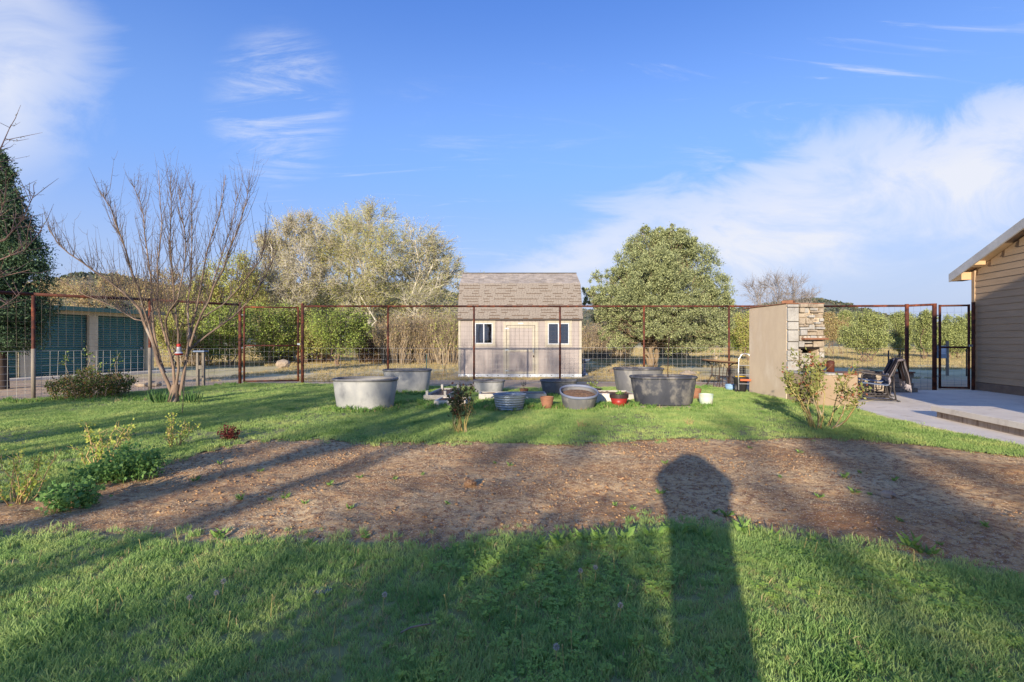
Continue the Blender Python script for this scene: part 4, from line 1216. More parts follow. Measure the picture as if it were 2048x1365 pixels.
tank('large grey oval stock tank standing leftmost among the planters', at(731, 816), 1.34, 0.95, 0.64, MAT['poly_light'], R(-3), .84, 1, rimmat=MAT['poly'])
tank('grey oval stock tank behind the large leftmost one, dark arch at its base', at(815, 784), 1.34, 0.9, 0.64, MAT['poly_light'], R(4), .84, 2, rimmat=MAT['poly'])
tank('small dark tank half hidden behind the leafy rose bush', at(978, 786), 0.86, 0.7, 0.36, MAT['poly_light'], 0, .85, 3, rimmat=MAT['poly'])
tank('dark tapered tank in front of the shed, beside its right window', at(1117, 790), 0.96, 0.7, 0.40, MAT['poly'], 0, .85, 4, taper=.82)
tank('grey oval tank behind the big black tank near the juniper', at(1276, 783), 1.36, 0.95, 0.66, MAT['poly'], R(2), .9, 5, rimmat=MAT['poly_dark'])
bt = at(1326, 813)
tank('big black oval stock tank raised on wooden blocks', (bt.x, bt.y, bt.z + 0.06), 1.38, 0.95, 0.60, MAT['poly_dark'], R(-2), .88, 6)
for i, (dx, ln) in enumerate(((-.42, .36), (0.05, .62), (.46, .2))):
    tag(MB().box((0, 0, 0.03), (ln, 0.7, 0.075)).build('wooden_block', MAT['wood_grey'], None, bevel=0.006),
        ('weathered wooden block under the left end of the black tank', 'weathered wooden block under the middle of the black tank', 'short wooden block under the right end of the black tank')[i], 'block', 'blocks under the black tank').location = (bt.x + dx, bt.y - 0.04, bt.z - 0.02)
r5 = at(1160, 820)
tank('blue-rimmed tub of soil tilted toward the lawn', (r5.x, r5.y + 0.25, r5.z - 0.02), 0.78, 1.05, 0.40, MAT['poly'], 0, .74, 7, power=2.2, rimmat=MAT['poly_blue'], tilt=(R(9), 0), taper=.78, name='planter_tub', cat='tub')
# rod standing in the black tank
tag(MB().tube([(0, 0, 0), (0.012, 0, .6), (0.03, 0, .92)], [.009, .009, .009], 6).tube([(0.03, 0, .84), (0.032, 0, .95)], .016, 6).build('metal_rod', MAT['iron'], None), 'thin dark rod sticking up out of the black tank', 'rod').location = (bt.x + .1, bt.y, bt.z + .55)

# galvanised wash tub
def washtub():
    p = at(1019, 820); t = thing('wash_tub', 'galvanised ribbed wash tub with soil, left of the terracotta pot', 'tub', p)
    r, h = .335, .32; prof = [(0, 0), (r * .8, 0)]
    for i in range(40):
        z = .02 + (h - .03) * i / 39
        rr = r * (.8 + .2 * z / h); prof.append((rr + .006 * math.sin(i * math.pi / 3.3), z))
    prof += [(r * 1.0, h), (r * .97, h - .005)]
    for i in range(10): 
        z = h - .02 - (h - .06) * i / 9; prof.append((r * (.775 + .2 * z / h), z))
    prof.append((0, .03))
    MB().lathe(prof, 40).build('body', MAT['galv'], t, True)
    MB().tube([(r * 1.01 * math.cos(a), r * 1.01 * math.sin(a), h) for a in [2 * math.pi * k / 40 for k in range(41)]], .009, 6).build('rim', MAT['galv'], t, True)
    for s_ in (1, -1): MB().tube([(s_ * r * .99, -.06, h - .05), (s_ * (r + .035), -.05, h - .07), (s_ * (r + .035), .05, h - .07), (s_ * r * .99, .06, h - .05)], .008, 6).build('handle', MAT['galv'], t)
    soil_disc('soil', r * .93, r * .93, h * .82, t, 3, 2.0)
washtub()
pot('plain terracotta flower pot right of the galvanised wash tub', at(1094, 819), .142, .26, MAT['terracotta'])
rp = pot('red glazed pot with black rim holding a small green plant', at(1238, 815), .20, .28, MAT['red_glaze'], rim=.28, taper=.62, rimmat=MAT['black_glaze'])
sprig(rp, 7, .10, .14, 'leaf_weed', .05, 3, .23)
pot('terracotta pot partly hidden behind the big black tank', at(1391, 799), .135, .26, MAT['terracotta'])
pot('pale green bucket with peeling paint, right of the black tank', at(1412, 811), .155, .25, MAT['pale_green'], name='bucket', cat='bucket', rim=.12, taper=.86, soil=False)
sp = pot('small terracotta pot with a dead little shrub, before the shed door', at(1048, 788), .125, .14, MAT['terracotta'])
sprig(sp, 6, .26, .10, 'leaf_rose_dark', .035, 5, .12, lpn=7)
bp_ = pot('wide low dark pot with a leafy plant, right of the shed tank', at(1188, 789), .20, .15, MAT['black_glaze'], name='planter_bowl')
sprig(bp_, 9, .24, .2, 'leaf_green', .06, 6, .12, lpn=8)

def raised_bed(label, x0, x1, y0, y1, h, mat, rz=0, posts=False, ph=.1, th=.04):
    cx, cy = (x0 + x1) / 2, (y0 + y1) / 2
    t = thing('raised_bed', label, 'planter box', (cx, cy, gz(cx, cy)), rz); a, b = (x1 - x0) / 2, (y1 - y0) / 2
    for s_ in (-1, 1):
        MB().box((0, s_ * (b - th / 2), h / 2), (2 * a, th, h)).build('board', mat, t, bevel=.004)
        MB().box((s_ * (a - th / 2), 0, h / 2 - .001), (th, 2 * b - 2 * th - .004, h)).build('board', mat, t, bevel=.004)
    if posts:
        for sx in (-1, 1):
            for sy in (-1, 1): MB().box((sx * (a - th - .03), sy * (b - th - .03), (h + ph) / 2), (.06, .06, h + ph)).build('corner_post', mat, t, bevel=.004)
    n = 10; g = MB(); rr = random.Random(int(x0 * 100)); st = len(g.v)
    ia, ib = a - th - .002, b - th - .002
    for j in range(n + 1):
        for i in range(n + 1): g.v.append((-ia + 2 * ia * i / n, -ib + 2 * ib * j / n, h * .72 + rr.uniform(-.02, .03)))
    for j in range(n):
        for i in range(n): q = j * (n + 1) + i; g.f.append((q, q + 1, q + n + 2, q + n + 1))
    g.build('soil', MAT['pot_soil'], t, True)
    return t
raised_bed('white wooden raised bed with four corner posts, behind the grey trough', -2.02, -1.45, 11.75, 13.6, .15, MAT['white_paint'], R(-4), True)
raised_bed('low grey trough bed just in front of the white posted bed', -1.66, -.98, 10.75, 11.55, .13, MAT['concrete'], R(-3))
raised_bed('long white raised bed behind the galvanised wash tub', -.80, .82, 11.95, 12.5, .15, MAT['white_paint'], R(1))
raised_bed('white raised bed between the red pot and grey tank', 2.10, 2.98, 11.9, 12.9, .13, MAT['white_paint'], R(2))
cb = thing('concrete_block', 'grey concrete block lying beside the tilted blue-rimmed tub', 'block', at(1205, 806), R(8))
MB().box((0, 0, .1), (.4, .06, .2)).box((0, .14, .1), (.4, .06, .2)).box((-.17, .07, .1), (.06, .08, .2)).box((0, .07, .1), (.05, .08, .2)).box((.17, .07, .1), (.06, .08, .2)).build('block', MAT['concrete'], cb)

# ------------------------------------------------------------------ bistro table and things by the fireplace
def bistro():
    p = at(1436, 776); t = thing('bistro_table', 'tilted round iron bistro table with a worn tan top', 'table', p, R(10))
    t.rotation_euler = (0, R(5.5), R(8))
    MB().lathe([(0, .79), (.53, .79), (.535, .80), (.535, .815), (.52, .825), (0, .826)], 36).build('table_top', MAT['table_top'], t, False)
    MB().tube([(.515 * math.cos(a), .515 * math.sin(a), .775) for a in [2 * math.pi * k / 30 for k in range(31)]], .012, 6).build('top_ring', MAT['iron'], t, True)
    for k in range(4):
        a = R(45 + 90 * k); c, s_ = math.cos(a), math.sin(a)
        lg = MB()
        for off in (-.05, .05):
            pts = [(c * r - s_ * off, s_ * r + c * off, z) for r, z in ((.38, .77), (.28, .70), (.22, .58), (.21, .42), (.22, .36), (.28, .18), (.36, .0))]
            lg.tube(pts, .009, 6)
        lg.build('leg', MAT['iron'], t, True)
        b = MB(); b.tube([(c * r, s_ * r, z) for r, z in ((.20, .36), (.10, .27), (.02, .23))], .007, 5); b.tube([(c * r, s_ * r, z) for r, z in ((.22, .60), (.14, .70), (.03, .77))], .007, 5)
        b.build('brace', MAT['iron'], t, True)
    MB().tube([(.22 * math.cos(a), .22 * math.sin(a), .36) for a in [2 * math.pi * k / 24 for k in range(25)]], .009, 6).build('shelf_ring', MAT['iron'], t, True)
bistro()
pot('pale blue plastic tub behind the grass mound by the fireplace', at(1462, 781), .165, .17, MAT['pale_blue'], name='plastic_tub', cat='tub', rim=.15, taper=.85, soil=False)
def bin_():
    p = at(1481, 785); t = thing('black_bin', 'black plastic bin beside the hand truck', 'bin', p)
    MB().lathe([(0, 0), (.14, 0), (.185, .40), (.195, .41), (.175, .41), (.13, .02), (0, .02)], 24).build('body', MAT['black_plastic'], t, True)
    MB().lathe([(.186, .38), (.205, .385), (.205, .42), (.18, .42)], 24, closed=True).build('rim', MAT['black_plastic'], t, True)
    MB().box((0, 0, .44), (.3, .06, .03), rz=.3).build('tool_handle', MAT['yellow'], t)
bin_()
def handtruck():
    p = at(1491, 787); t = thing('hand_truck', 'metal hand truck leaning behind the stucco fireplace', 'hand truck', p, R(-20))
    fr = MB()
    for s_ in (-1, 1):
        fr.tube([(s_ * .17, 0, .08), (s_ * .17, .05, .6), (s_ * .16, .08, .92), (s_ * .09, .09, 1.05), (0, .09, 1.07)], .016, 8)
    fr.build('frame', MAT['chrome'], t, True)
    for z in (.25, .5, .75): MB().tube([(-.17, .03 + .05 * z, z), (.17, .03 + .05 * z, z)], .01, 6).build('crossbar', MAT['chrome'], t)
    MB().box((0, -.13, .02), (.38, .24, .012)).build('toe_plate', MAT['chrome'], t)
    for s_ in (-1, 1): MB().tube([(s_ * .21, .08, .12), (s_ * .26, .08, .12)], .12, 18).build('wheel', MAT['black_plastic'], t)
    MB().box((0, -.02, .36), (.26, .06, .05)).build('strap', MAT['orange'], t)
handtruck()
def wire_roll():
    p = at(1474, 770); t = thing('wire_roll', 'upright roll of old fence wire behind the black bin', 'wire roll', p)
    T = Tubes()
    for k in range(3):
        r = .20 + .03 * k
        for z in np.linspace(.02, .6, 10): T.add([(r * math.cos(a), r * math.sin(a), z) for a in np.linspace(0, 6.28, 22)], [.003] * 22, 3)
        for a in np.linspace(0, 6.28, 26): T.add([(r * math.cos(a), r * math.sin(a), 0.0), (r * math.cos(a), r * math.sin(a), .61)], [.003] * 2, 3)
    tag(T.build('wire', MAT['wire_old'], t, False), kind='stuff')
    MB().tube([(0, 0, 0.0), (0, 0, .3)], .03, 8).build('core', MAT['wood_grey'], t)
wire_roll()

# ------------------------------------------------------------------ patio chairs with blanket
def chair_parts(t, tall=True):
    W_, Dp = .60, .62      # x forward = -x side; chair faces local -X
    for s_ in (-1, 1):
        y = s_ * W_ / 2
        m = MB(); r = .018
        m.tube([(-.34, y, .02), (-.33, y, .40), (-.30, y, .60), (-.24, y, .635), (0.0, y, .61), (.30, y, .56)], r, 8)
        m.tube([(-.34, y, .045), (.34, y, .045)], r, 8)
        m.tube([(.40, y, .0), (.34, y, .045), (.30, y, .30), (.30, y, .56)], r, 8)
        m.build('side_frame', MAT['chair_metal'], t, True)
        m = MB(); m.tube([(-.26, y * .84, .36), (-.24, y * .84, .14), (-.20, y * .84, .12), (.20, y * .84, .12), (.24, y * .84, .14), (.26, y * .84, .36)], .014, 6)
        m.build('glider_frame', MAT['chair_metal'], t, True)
        MB().box((-.24, y, .645), (.16, .05, .018)).build('armrest', MAT['chair_metal'], t, bevel=.006)
        for x in (-.34, .40): MB().lathe([(0, 0), (.026, 0), (.022, .03), (0, .035)], 10, c=(x, y, 0)).build('foot', MAT['black_plastic'], t)
    for x, z in ((-.30, .40), (.24, .34)): MB().tube([(x, -W_ / 2, z), (x, W_ / 2, z)], .016, 8).build('crossbar', MAT['chair_metal'], t)
    for x in (-.12, .12): MB().tube([(x, -W_ / 2 * .84, .12), (x, W_ / 2 * .84, .12)], .013, 6).build('stretcher', MAT['chair_metal'], t)
    # sling seat and back
    m = MB(); pr = [(-.32, .405), (-.2, .41), (0, .385), (.18, .365), (.25, .40)]
    for y in (-W_ / 2 + .03, W_ / 2 - .03): m.v += [(x, y, z) for x, z in pr] + [(x, y, z - .012) for x, z in pr]
    k = len(pr)
    for i in range(k - 1):
        m.f += [(i, i + 1, 2 * k + i + 1, 2 * k + i), (k + i, 3 * k + i, 3 * k + i + 1, k + i + 1), (i, k + i, k + i + 1, i + 1), (2 * k + i, 2 * k + i + 1, 3 * k + i + 1, 3 * k + i)]
    m.f += [(0, 2 * k, 3 * k, k), (k - 1, 2 * k - 1, 4 * k - 1, 3 * k - 1)]
    m.build('seat', MAT['sling'], t, True)
    m = MB(); pr = [(.24, .40), (.29, .55), (.35, .75), (.40, .90)]
    for y in (-W_ / 2 + .05, W_ / 2 - .05): m.v += [(x, y, z) for x, z in pr] + [(x + .014, y, z) for x, z in pr]
    k = len(pr)
    for i in range(k - 1):
        m.f += [(i, i + 1, 2 * k + i + 1, 2 * k + i), (k + i, 3 * k + i, 3 * k + i + 1, k + i + 1), (i, k + i, k + i + 1, i + 1), (2 * k + i, 2 * k + i + 1, 3 * k + i + 1, 3 * k + i)]
    m.f += [(0, 2 * k, 3 * k, k), (k - 1, 2 * k - 1, 4 * k - 1, 3 * k - 1)]
    m.build('backrest', MAT['sling'], t, True)
    bf = MB(); bf.tube([(.24, -W_ / 2 + .04, .38), (.33, -W_ / 2 + .04, .70), (.41, -W_ / 2 + .05, .91), (.42, 0, .925), (.41, W_ / 2 - .05, .91), (.33, W_ / 2 - .04, .70), (.24, W_ / 2 - .04, .38)], .016, 8)
    bf.build('back_frame', MAT['chair_metal'], t, True)
def build_chairs():
    z = .036
    c1 = thing('glider_chair', 'bronze metal patio glider chair with a striped blanket over its back', 'chair', (8.52, 11.75, z), R(-24), 'patio glider chairs')
    chair_parts(c1)
    c2 = copy_tree(c1); c2['label'] = 'bronze metal patio glider chair standing behind the blanket-covered one'
    c2.location = (9.2, 12.8, z); c2.rotation_euler = (0, 0, R(-30))
    # blanket: a sheet draped over the chair back
    b = thing('striped_blanket', 'black, brown and white striped blanket with fringe draped over the chair', 'blanket', (8.52, 11.75, z), R(-24))
    nu, nv = 46, 34
    V, st = [], []
    for i in range(nu):
        u = i / (nu - 1)               # across the chair (stripe direction runs along v)
        for j in range(nv):
            v = j / (nv - 1)           # from the front hem over the top to the back hem
            s_ = (v - .45) * .92
            y = (u - .5) * .74
            hem = .06 * math.sin(u * 5.2) + .05 * math.sin(u * 11 + 1)
            fold = .024 * math.sin(u * 19 + v * 2.0) + .014 * math.sin(u * 37 + 1.5)
            if s_ < 0:                 # front fall: down the inclined back then off the arm
                x = .43 + s_ * .42 - fold * .5 - .035
                zz = .985 + s_ * .84 + hem * s_ * .9
            else:
                x = .47 + s_ * .16 + fold + .01
                zz = .985 - s_ * 1.0 - hem * s_
            top = math.exp(-(s_ * 7) ** 2)
            zz += .018 * top + .02 * math.sin(u * 7 + .6) * (1 - abs(s_))
            e = abs(u - .5) * 2
            zz -= .34 * max(0, e - .68) ** 1.3
            y *= 1 - .1 * (1 - abs(s_))
            V.append((x, y, zz)); st.append((u * 1.0 + .03 * math.sin(v * 9)) % 1.0)
    V = np.array(V)
    i = np.arange(nu - 1)[:, None] * nv + np.arange(nv - 1)[None, :]
    Fq = np.stack([i, i + 1, i + nv + 1, i + nv], -1).reshape(-1, 4)
    o = np_mesh('cloth', V, Fq, MAT['blanket'], b, True)
    at_ = o.data.attributes.new('stripe', 'FLOAT', 'POINT'); at_.data.foreach_set('value', np.array(st, dtype=np.float32))
    so = o.modifiers.new('thick', 'SOLIDIFY'); so.thickness = .008
    T = Tubes(); rng = random.Random(2)
    for j in (0, nv - 1):
        for i_ in range(0, (nu - 1) * 3):
            f = i_ / 3; a = V[int(f) * nv + j]; c = V[min(int(f) + 1, nu - 1) * nv + j]; p = a + (c - a) * (f - int(f))
            ln = rng.uniform(.10, .17)
            T.add([p, p + np.array([rng.uniform(-.015, .015), rng.uniform(-.015, .015), -ln * .5]), p + np.array([rng.uniform(-.025, .025), rng.uniform(-.025, .025), -ln])], [.005, .007, .002], 4)
    T.build('fringe', MAT['fringe'], b)
build_chairs()

# ------------------------------------------------------------------ feeder, hook, odds beyond the fence
def feeder():
    d = 11.2; p = PD(358, 711, d)
    t = thing('hummingbird_feeder', 'red and clear hummingbird feeder hanging in the bare apple tree', 'bird feeder', p); t.scale = (.82, .82, .88)
    MB().lathe([(0, 0), (.07, .0), (.10, .02), (.105, .035), (.09, .05), (.05, .055), (0, .055)], 24).build('base', MAT['red_plastic'], t, True)
    MB().lathe([(.05, .05), (.095, .045), (.10, .055), (.07, .085), (.05, .09)], 24).build('perch_ring', MAT['white_vinyl'], t, True)
    MB().lathe([(.055, .07), (.06, .10), (.058, .2), (.05, .225), (0, .225)], 20).build('bottle', MAT['clear'], t, True)
    MB().lathe([(.054, .215), (.056, .22), (.056, .275), (.04, .29), (0, .292)], 20).build('cap', MAT['red_plastic'], t, True)
    MB().tube([(0, 0, .29), (.006, 0, .40), (0, 0, .62)], .003, 5).build('wire', MAT['iron'], t)
    b = at(364, 828)
    h = thing('hook_stake', 'thin leaning metal shepherd hook stuck in the lawn by the apple tree', 'hook', b)
    MB().tube([(0, 0, -.05), (.035, .01, .5), (.08, .02, 1.05), (.11, .03, 1.45), (.15, .03, 1.54), (.21, .03, 1.55), (.25, .03, 1.48), (.25, .03, 1.42)], .0075, 7).build('rod', MAT['bark_twig'], h, True)
feeder()
def beyond():
    p = Vector((-9.9, 15.9, 0)); p.z = gz(p.x, p.y)
    t = thing('post_shelf', 'weathered wooden post pair with a blue-grey cap board behind the fence', 'post', p)
    for x in (-.09, .09): MB().box((x, 0, .55), (.075, .09, 1.1)).build('post', MAT['wood_grey'], t, bevel=.01)
    MB().box((0, 0, 1.125), (.36, .24, .05)).build('cap_board', MAT['bluegrey'], t, bevel=.008)
    MB().box((0, -.01, .62), (.1, .05, .12)).build('spacer', MAT['wood_grey'], t)
    # bird bath by the shed
    p = Vector((3.55, 24.6, gz(3.55, 24.6)))
    t = thing('bird_bath', 'blue-grey pedestal bird bath peeking out right of the shed', 'bird bath', p)
    MB().lathe([(0, 0), (.2, 0), (.2, .05), (.12, .1), (.07, .2), (.06, .5), (.1, .62), (0, .63)], 20).build('pedestal', MAT['bluegrey'], t, True)
    MB().lathe([(0, .62), (.12, .63), (.3, .74), (.32, .78), (.29, .78), (.1, .68), (0, .67)], 28).build('bowl', MAT['bluegrey'], t, True)
    # T-post and leaning pole left of the shed
    p = PD(853, 735, 21.0); g = gz(p.x, p.y)
    tag(MB().box((0, 0, .5), (.04, .012, 1.1)).box((0, .02, .5), (.012, .04, 1.1)).build('steel_post', MAT['tpost']), 'short green steel post standing left of the shed', 'post').location = (p.x, p.y, g)
    tag(MB().tube([(0, 0, -.05), (.17, .1, .75), (.36, .22, 1.6)], [.025, .022, .018], 7).build('leaning_pole', MAT['cane_tan'], smooth=True), 'pale wooden pole leaning in front of the brush left of the shed', 'pole').location = (-3.15, 22.6, gz(-3.15, 22.6))
    # meadow stakes
    for px, y0, d, lb in ((1777, 704, 20.0, 'thin steel stake in the meadow left of the fence corner post'), (1800, 703, 21.5, 'second thin steel stake just left of the fence corner post'), (1866, 672, 24, 'bare stake behind the gate, left of the grey utility box'), (1933, 700, 24, 'short stake behind the patio gate near the house')):
        q = PD(px, y0, d); g = gz(q.x, q.y)
        tag(MB().box((0, 0, (q.z - g) / 2), (.045, .03, q.z - g + .1)).build('stake', MAT['bark_dark']), lb, 'stake', 'stakes in the meadow').location = (q.x, q.y, g)
    q = PD(1887, 735, 24.5); g = gz(q.x, q.y)
    t = thing('utility_box', 'grey electric utility box on two posts seen through the patio gate', 'utility box', (q.x, q.y, g))
    MB().box((-.12, 0, 1.15), (.42, .16, .62)).build('cabinet', MAT['utility'], t, bevel=.01)
    MB().box((-.12, -.085, 1.2), (.3, .012, .3)).build('cover', MAT['skirt'], t)
    for x in (-.42, .22): MB().box((x, .04, .82), (.09, .09, 1.75)).build('post', MAT['wood_grey'], t)
    # logs, rock, boulder
    for i, (px, py, d, ln, rz, lb) in enumerate(((1238, 736, 26, 1.1, .3, 'dry log lying under the juniper beside the shed'), (1265, 731, 28, 1.6, -.2, 'long dry log under the juniper trunk'))):
        q = PD(px, py, d); g = gz(q.x, q.y)
        l = tag(MB().tube([(-ln / 2, 0, .1), (-ln / 6, .03, .13), (ln / 4, -.02, .12), (ln / 2, 0, .1)], [.11, .12, .1, .08], 9).build('log', MAT['bark_juniper'], smooth=True), lb, 'log', 'logs under the juniper'); l.location = (q.x, q.y, g); l.rotation_euler = (0, 0, rz)
    def rock(lb, px, py, d, sx, sy, sz, seed):
        rng = np.random.default_rng(seed); m = MB(); prof = [(.02, 0)] + [(math.sin(a), 1 - math.cos(a)) for a in np.linspace(.4, 3.0, 8)]
        m.lathe([(r_, z * .5) for r_, z in prof], 14, sx, sy); v = np.array(m.v); v[:, 2] *= sz; v += rng.normal(size=v.shape) * .045 * min(sx, sy, sz); m.v = [tuple(a) for a in v]
        m.f.append(tuple(range(len(m.v) - 14, len(m.v))))
        q = PD(px, py, d); o = tag(m.build('rock', MAT['rock'], smooth=False), lb, 'rock', 'rocks beyond the fence'); o.location = (q.x, q.y, gz(q.x, q.y) - .05)
    rock('flat pale rock in the meadow right of the juniper trunk', 1375, 742, 24, .38, .3, .3, 1)
    rock('tan boulder at the foot of the brush behind the gate', 566, 722, 32, .45, .35, .6, 2)
    rock('dark low clod pile behind the fence near the storage doors', 297, 765, 16.5, .4, .3, .22, 3)
    tag(MB().lathe([(0, .0), (.042, 0), (.045, .012), (.04, .018), (0, .02)], 24).build('valve_cover', MAT['cover'], smooth=True), 'round grey sprinkler cover sunk in the front lawn', 'sprinkler cover').location = tuple(P(648, 1184) + Vector((0, 0, gz(*P(648, 1184).xy) - .002)))
    # clod of soil in the bed
    rng = np.random.default_rng(9)
    for (px, py, s_, lb) in ((940, 970, .05, 'dark clod of soil in the middle of the bare bed'), (1775, 990, .05, 'pale stone lying in the sunlit part of the bed')):
        m = MB(); m.lathe([(math.sin(a), 1 - math.cos(a)) for a in np.linspace(.3, 2.9, 7)], 10, s_ * 1.3, s_); v = np.array(m.v); v[:, 2] *= s_ * .7; v += rng.normal(size=v.shape) * s_ * .12; m.v = [tuple(a) for a in v]; m.f.append(tuple(range(len(v) - 10, len(v))))
        q = P(px, py); tag(m.build('soil_clod' if s_ and px < 1000 else 'small_stone', MAT['pot_soil'] if px < 1000 else MAT['rock']), lb, 'clod' if px < 1000 else 'stone').location = (q.x, q.y, float(bed_z(np.array([q.x]), np.array([q.y]))[0]) - .01)
beyond()
# ------------------------------------------------------------------ tree builders
def bez(a, b, rng, jit, n=4, sag=0.0):
    a = np.asarray(a, float); b = np.asarray(b, float); ln = np.linalg.norm(b - a)
    pts = [a]
    for i in range(1, n - 1):
        t = i / (n - 1); pts.append(a + (b - a) * t + rng.normal(size=3) * jit * ln + np.array([0, 0, sag * ln * math.sin(t * math.pi)]))
    pts.append(b); return pts
def along(pts, t):
    k = t * (len(pts) - 1); i = min(int(k), len(pts) - 2); return pts[i] + (pts[i + 1] - pts[i]) * (k - i)
def px_lobes(lobes, d, base, rng, dj=0.35):
    """photo-space crown lobes (x, y, rx, ry) at distance d into local lobes (centre, radii)"""
    out = []
    for (x, y, rx, ry) in lobes:
        dd = d + rng.uniform(-1, 1) * rx / F * d * dj * 2
        c = np.array(PD(x, y, dd)) - np.array(base)
        r = np.array([rx / F * d, rx / F * d * 0.9, ry / F * d]); out.append((c, r))
    return out
def lobe_tree(name, label, cat, base, lobes, bark, leaf, nleaf, lsz, r0=.2, seed=0, sub=9, twigs=7, th=1.5, group=None, lw=.6, shell=.45,
              trunks=1, up=0.0, twr=.018, clump=26, twiglen=.35, trunk_r_top=.6, holes=.0, clr=.17, limb=1.0):
    rng = np.random.default_rng(seed)
    t = thing(name, label, cat, base, 0, group)
    T = Tubes(); TW = Tubes()
    stems = []
    for k in range(trunks):
        an = rng.uniform(0, 6.28); sp = 0 if trunks == 1 else r0 * 1.2
        b = np.array([math.cos(an) * sp, math.sin(an) * sp, -.2]); tp = np.array([math.cos(an) * sp * 2.5 + rng.normal() * .15, math.sin(an) * sp * 2.5 + rng.normal() * .15, th * rng.uniform(.85, 1.1)])
        pts = bez(b, tp, rng, .05, 5); T.add(pts, np.linspace(r0, r0 * trunk_r_top, 5), 9); stems.append(pts)
    tips = []
    tot = sum(r[0] * r[2] for c, r in lobes)
    for c, r in lobes:
        st = stems[rng.integers(len(stems))]; s0 = along(st, rng.uniform(.75, 1.0))
        lim = bez(s0, s0 + (c - s0) * limb, rng, .07, 6, .06); lr = r0 * rng.uniform(.3, .5)
        T.add(lim, np.linspace(lr, lr * .3, 6), 6)
        for i in range(sub):
            v = rng.normal(size=3); v[2] += up; v /= np.linalg.norm(v)
            e = c + v * r * rng.uniform(.6, .95)
            sb = bez(along(lim, rng.uniform(.45, 1.0)), e, rng, .09, 4, .05); T.add(sb, np.linspace(lr * .3, lr * .07 + .004, 4), 4)
            for j in range(twigs):
                s = along(sb, rng.uniform(.35, 1.0)); dv = v + rng.normal(size=3) * .75; dv[2] += up * .5; dv /= np.linalg.norm(dv)
                ln = np.mean(r) * twiglen * rng.uniform(.5, 1.3)
                tw = bez(s, s + dv * ln, rng, .08, 3); TW.add(tw, [twr, twr * .6, twr * .25], 3); tips.append((tw, r))
    T.build('trunk', MAT[bark], t)
    if tips and twigs: tag(TW.build('twigs', MAT[bark], t, False), kind='stuff')
    if nleaf:
        per = max(1, int(nleaf * (1 - shell) / len(tips)))
        A = np.array([tw for tw, r in tips]); n = len(A)
        tt = rng.uniform(0.2, 1.1, (n, per, 1)); idx = np.minimum((tt * 2).astype(int), 1)[..., 0]
        seg0 = A[np.arange(n)[:, None], idx]; seg1 = A[np.arange(n)[:, None], idx + 1]
        C1 = (seg0 + (seg1 - seg0) * (tt * 2 - idx[..., None])).reshape(-1, 3) + rng.normal(size=(n * per, 3)) * lsz * .8
        # shell clumps
        ncl = max(1, int(nleaf * shell / clump)); wts = np.array([r[0] * r[2] for c, r in lobes]); wts /= wts.sum()
        li = rng.choice(len(lobes), ncl, p=wts); v = rng.normal(size=(ncl, 3)); v /= np.linalg.norm(v, axis=1, keepdims=True)
        cc = np.array([lobes[i][0] for i in li]); rr = np.array([lobes[i][1] for i in li])
        cp = cc + v * rr * (rng.uniform(.25, 1, (ncl, 1)) ** .45)
        cr = np.mean(rr, 1, keepdims=True) * clr
        C2 = np.repeat(cp, clump, 0) + rng.normal(size=(ncl * clump, 3)) * np.repeat(cr, clump, 0)
        Cc = np.concatenate([C1, C2])
        if holes:
            kx = fbm(Cc[:, 0] * .8 + Cc[:, 1] * .5, Cc[:, 2] * .8, seed, 3); Cc = Cc[kx > holes]
        Dd = rng.normal(size=Cc.shape); Dd[:, 2] += up * 1.6
        sz = lsz * rng.uniform(.6, 1.4, len(Cc))
        V, Fq = leaf_arrays(Cc, Dd, sz, sz * lw, rng)
        tag(np_mesh('crown', V, Fq, MAT[leaf], t), kind='stuff')
    return t
def gbase(px, d, py=None):
    x = (px - 1024) / F * d; return Vector((x, d, gz(x, d)))

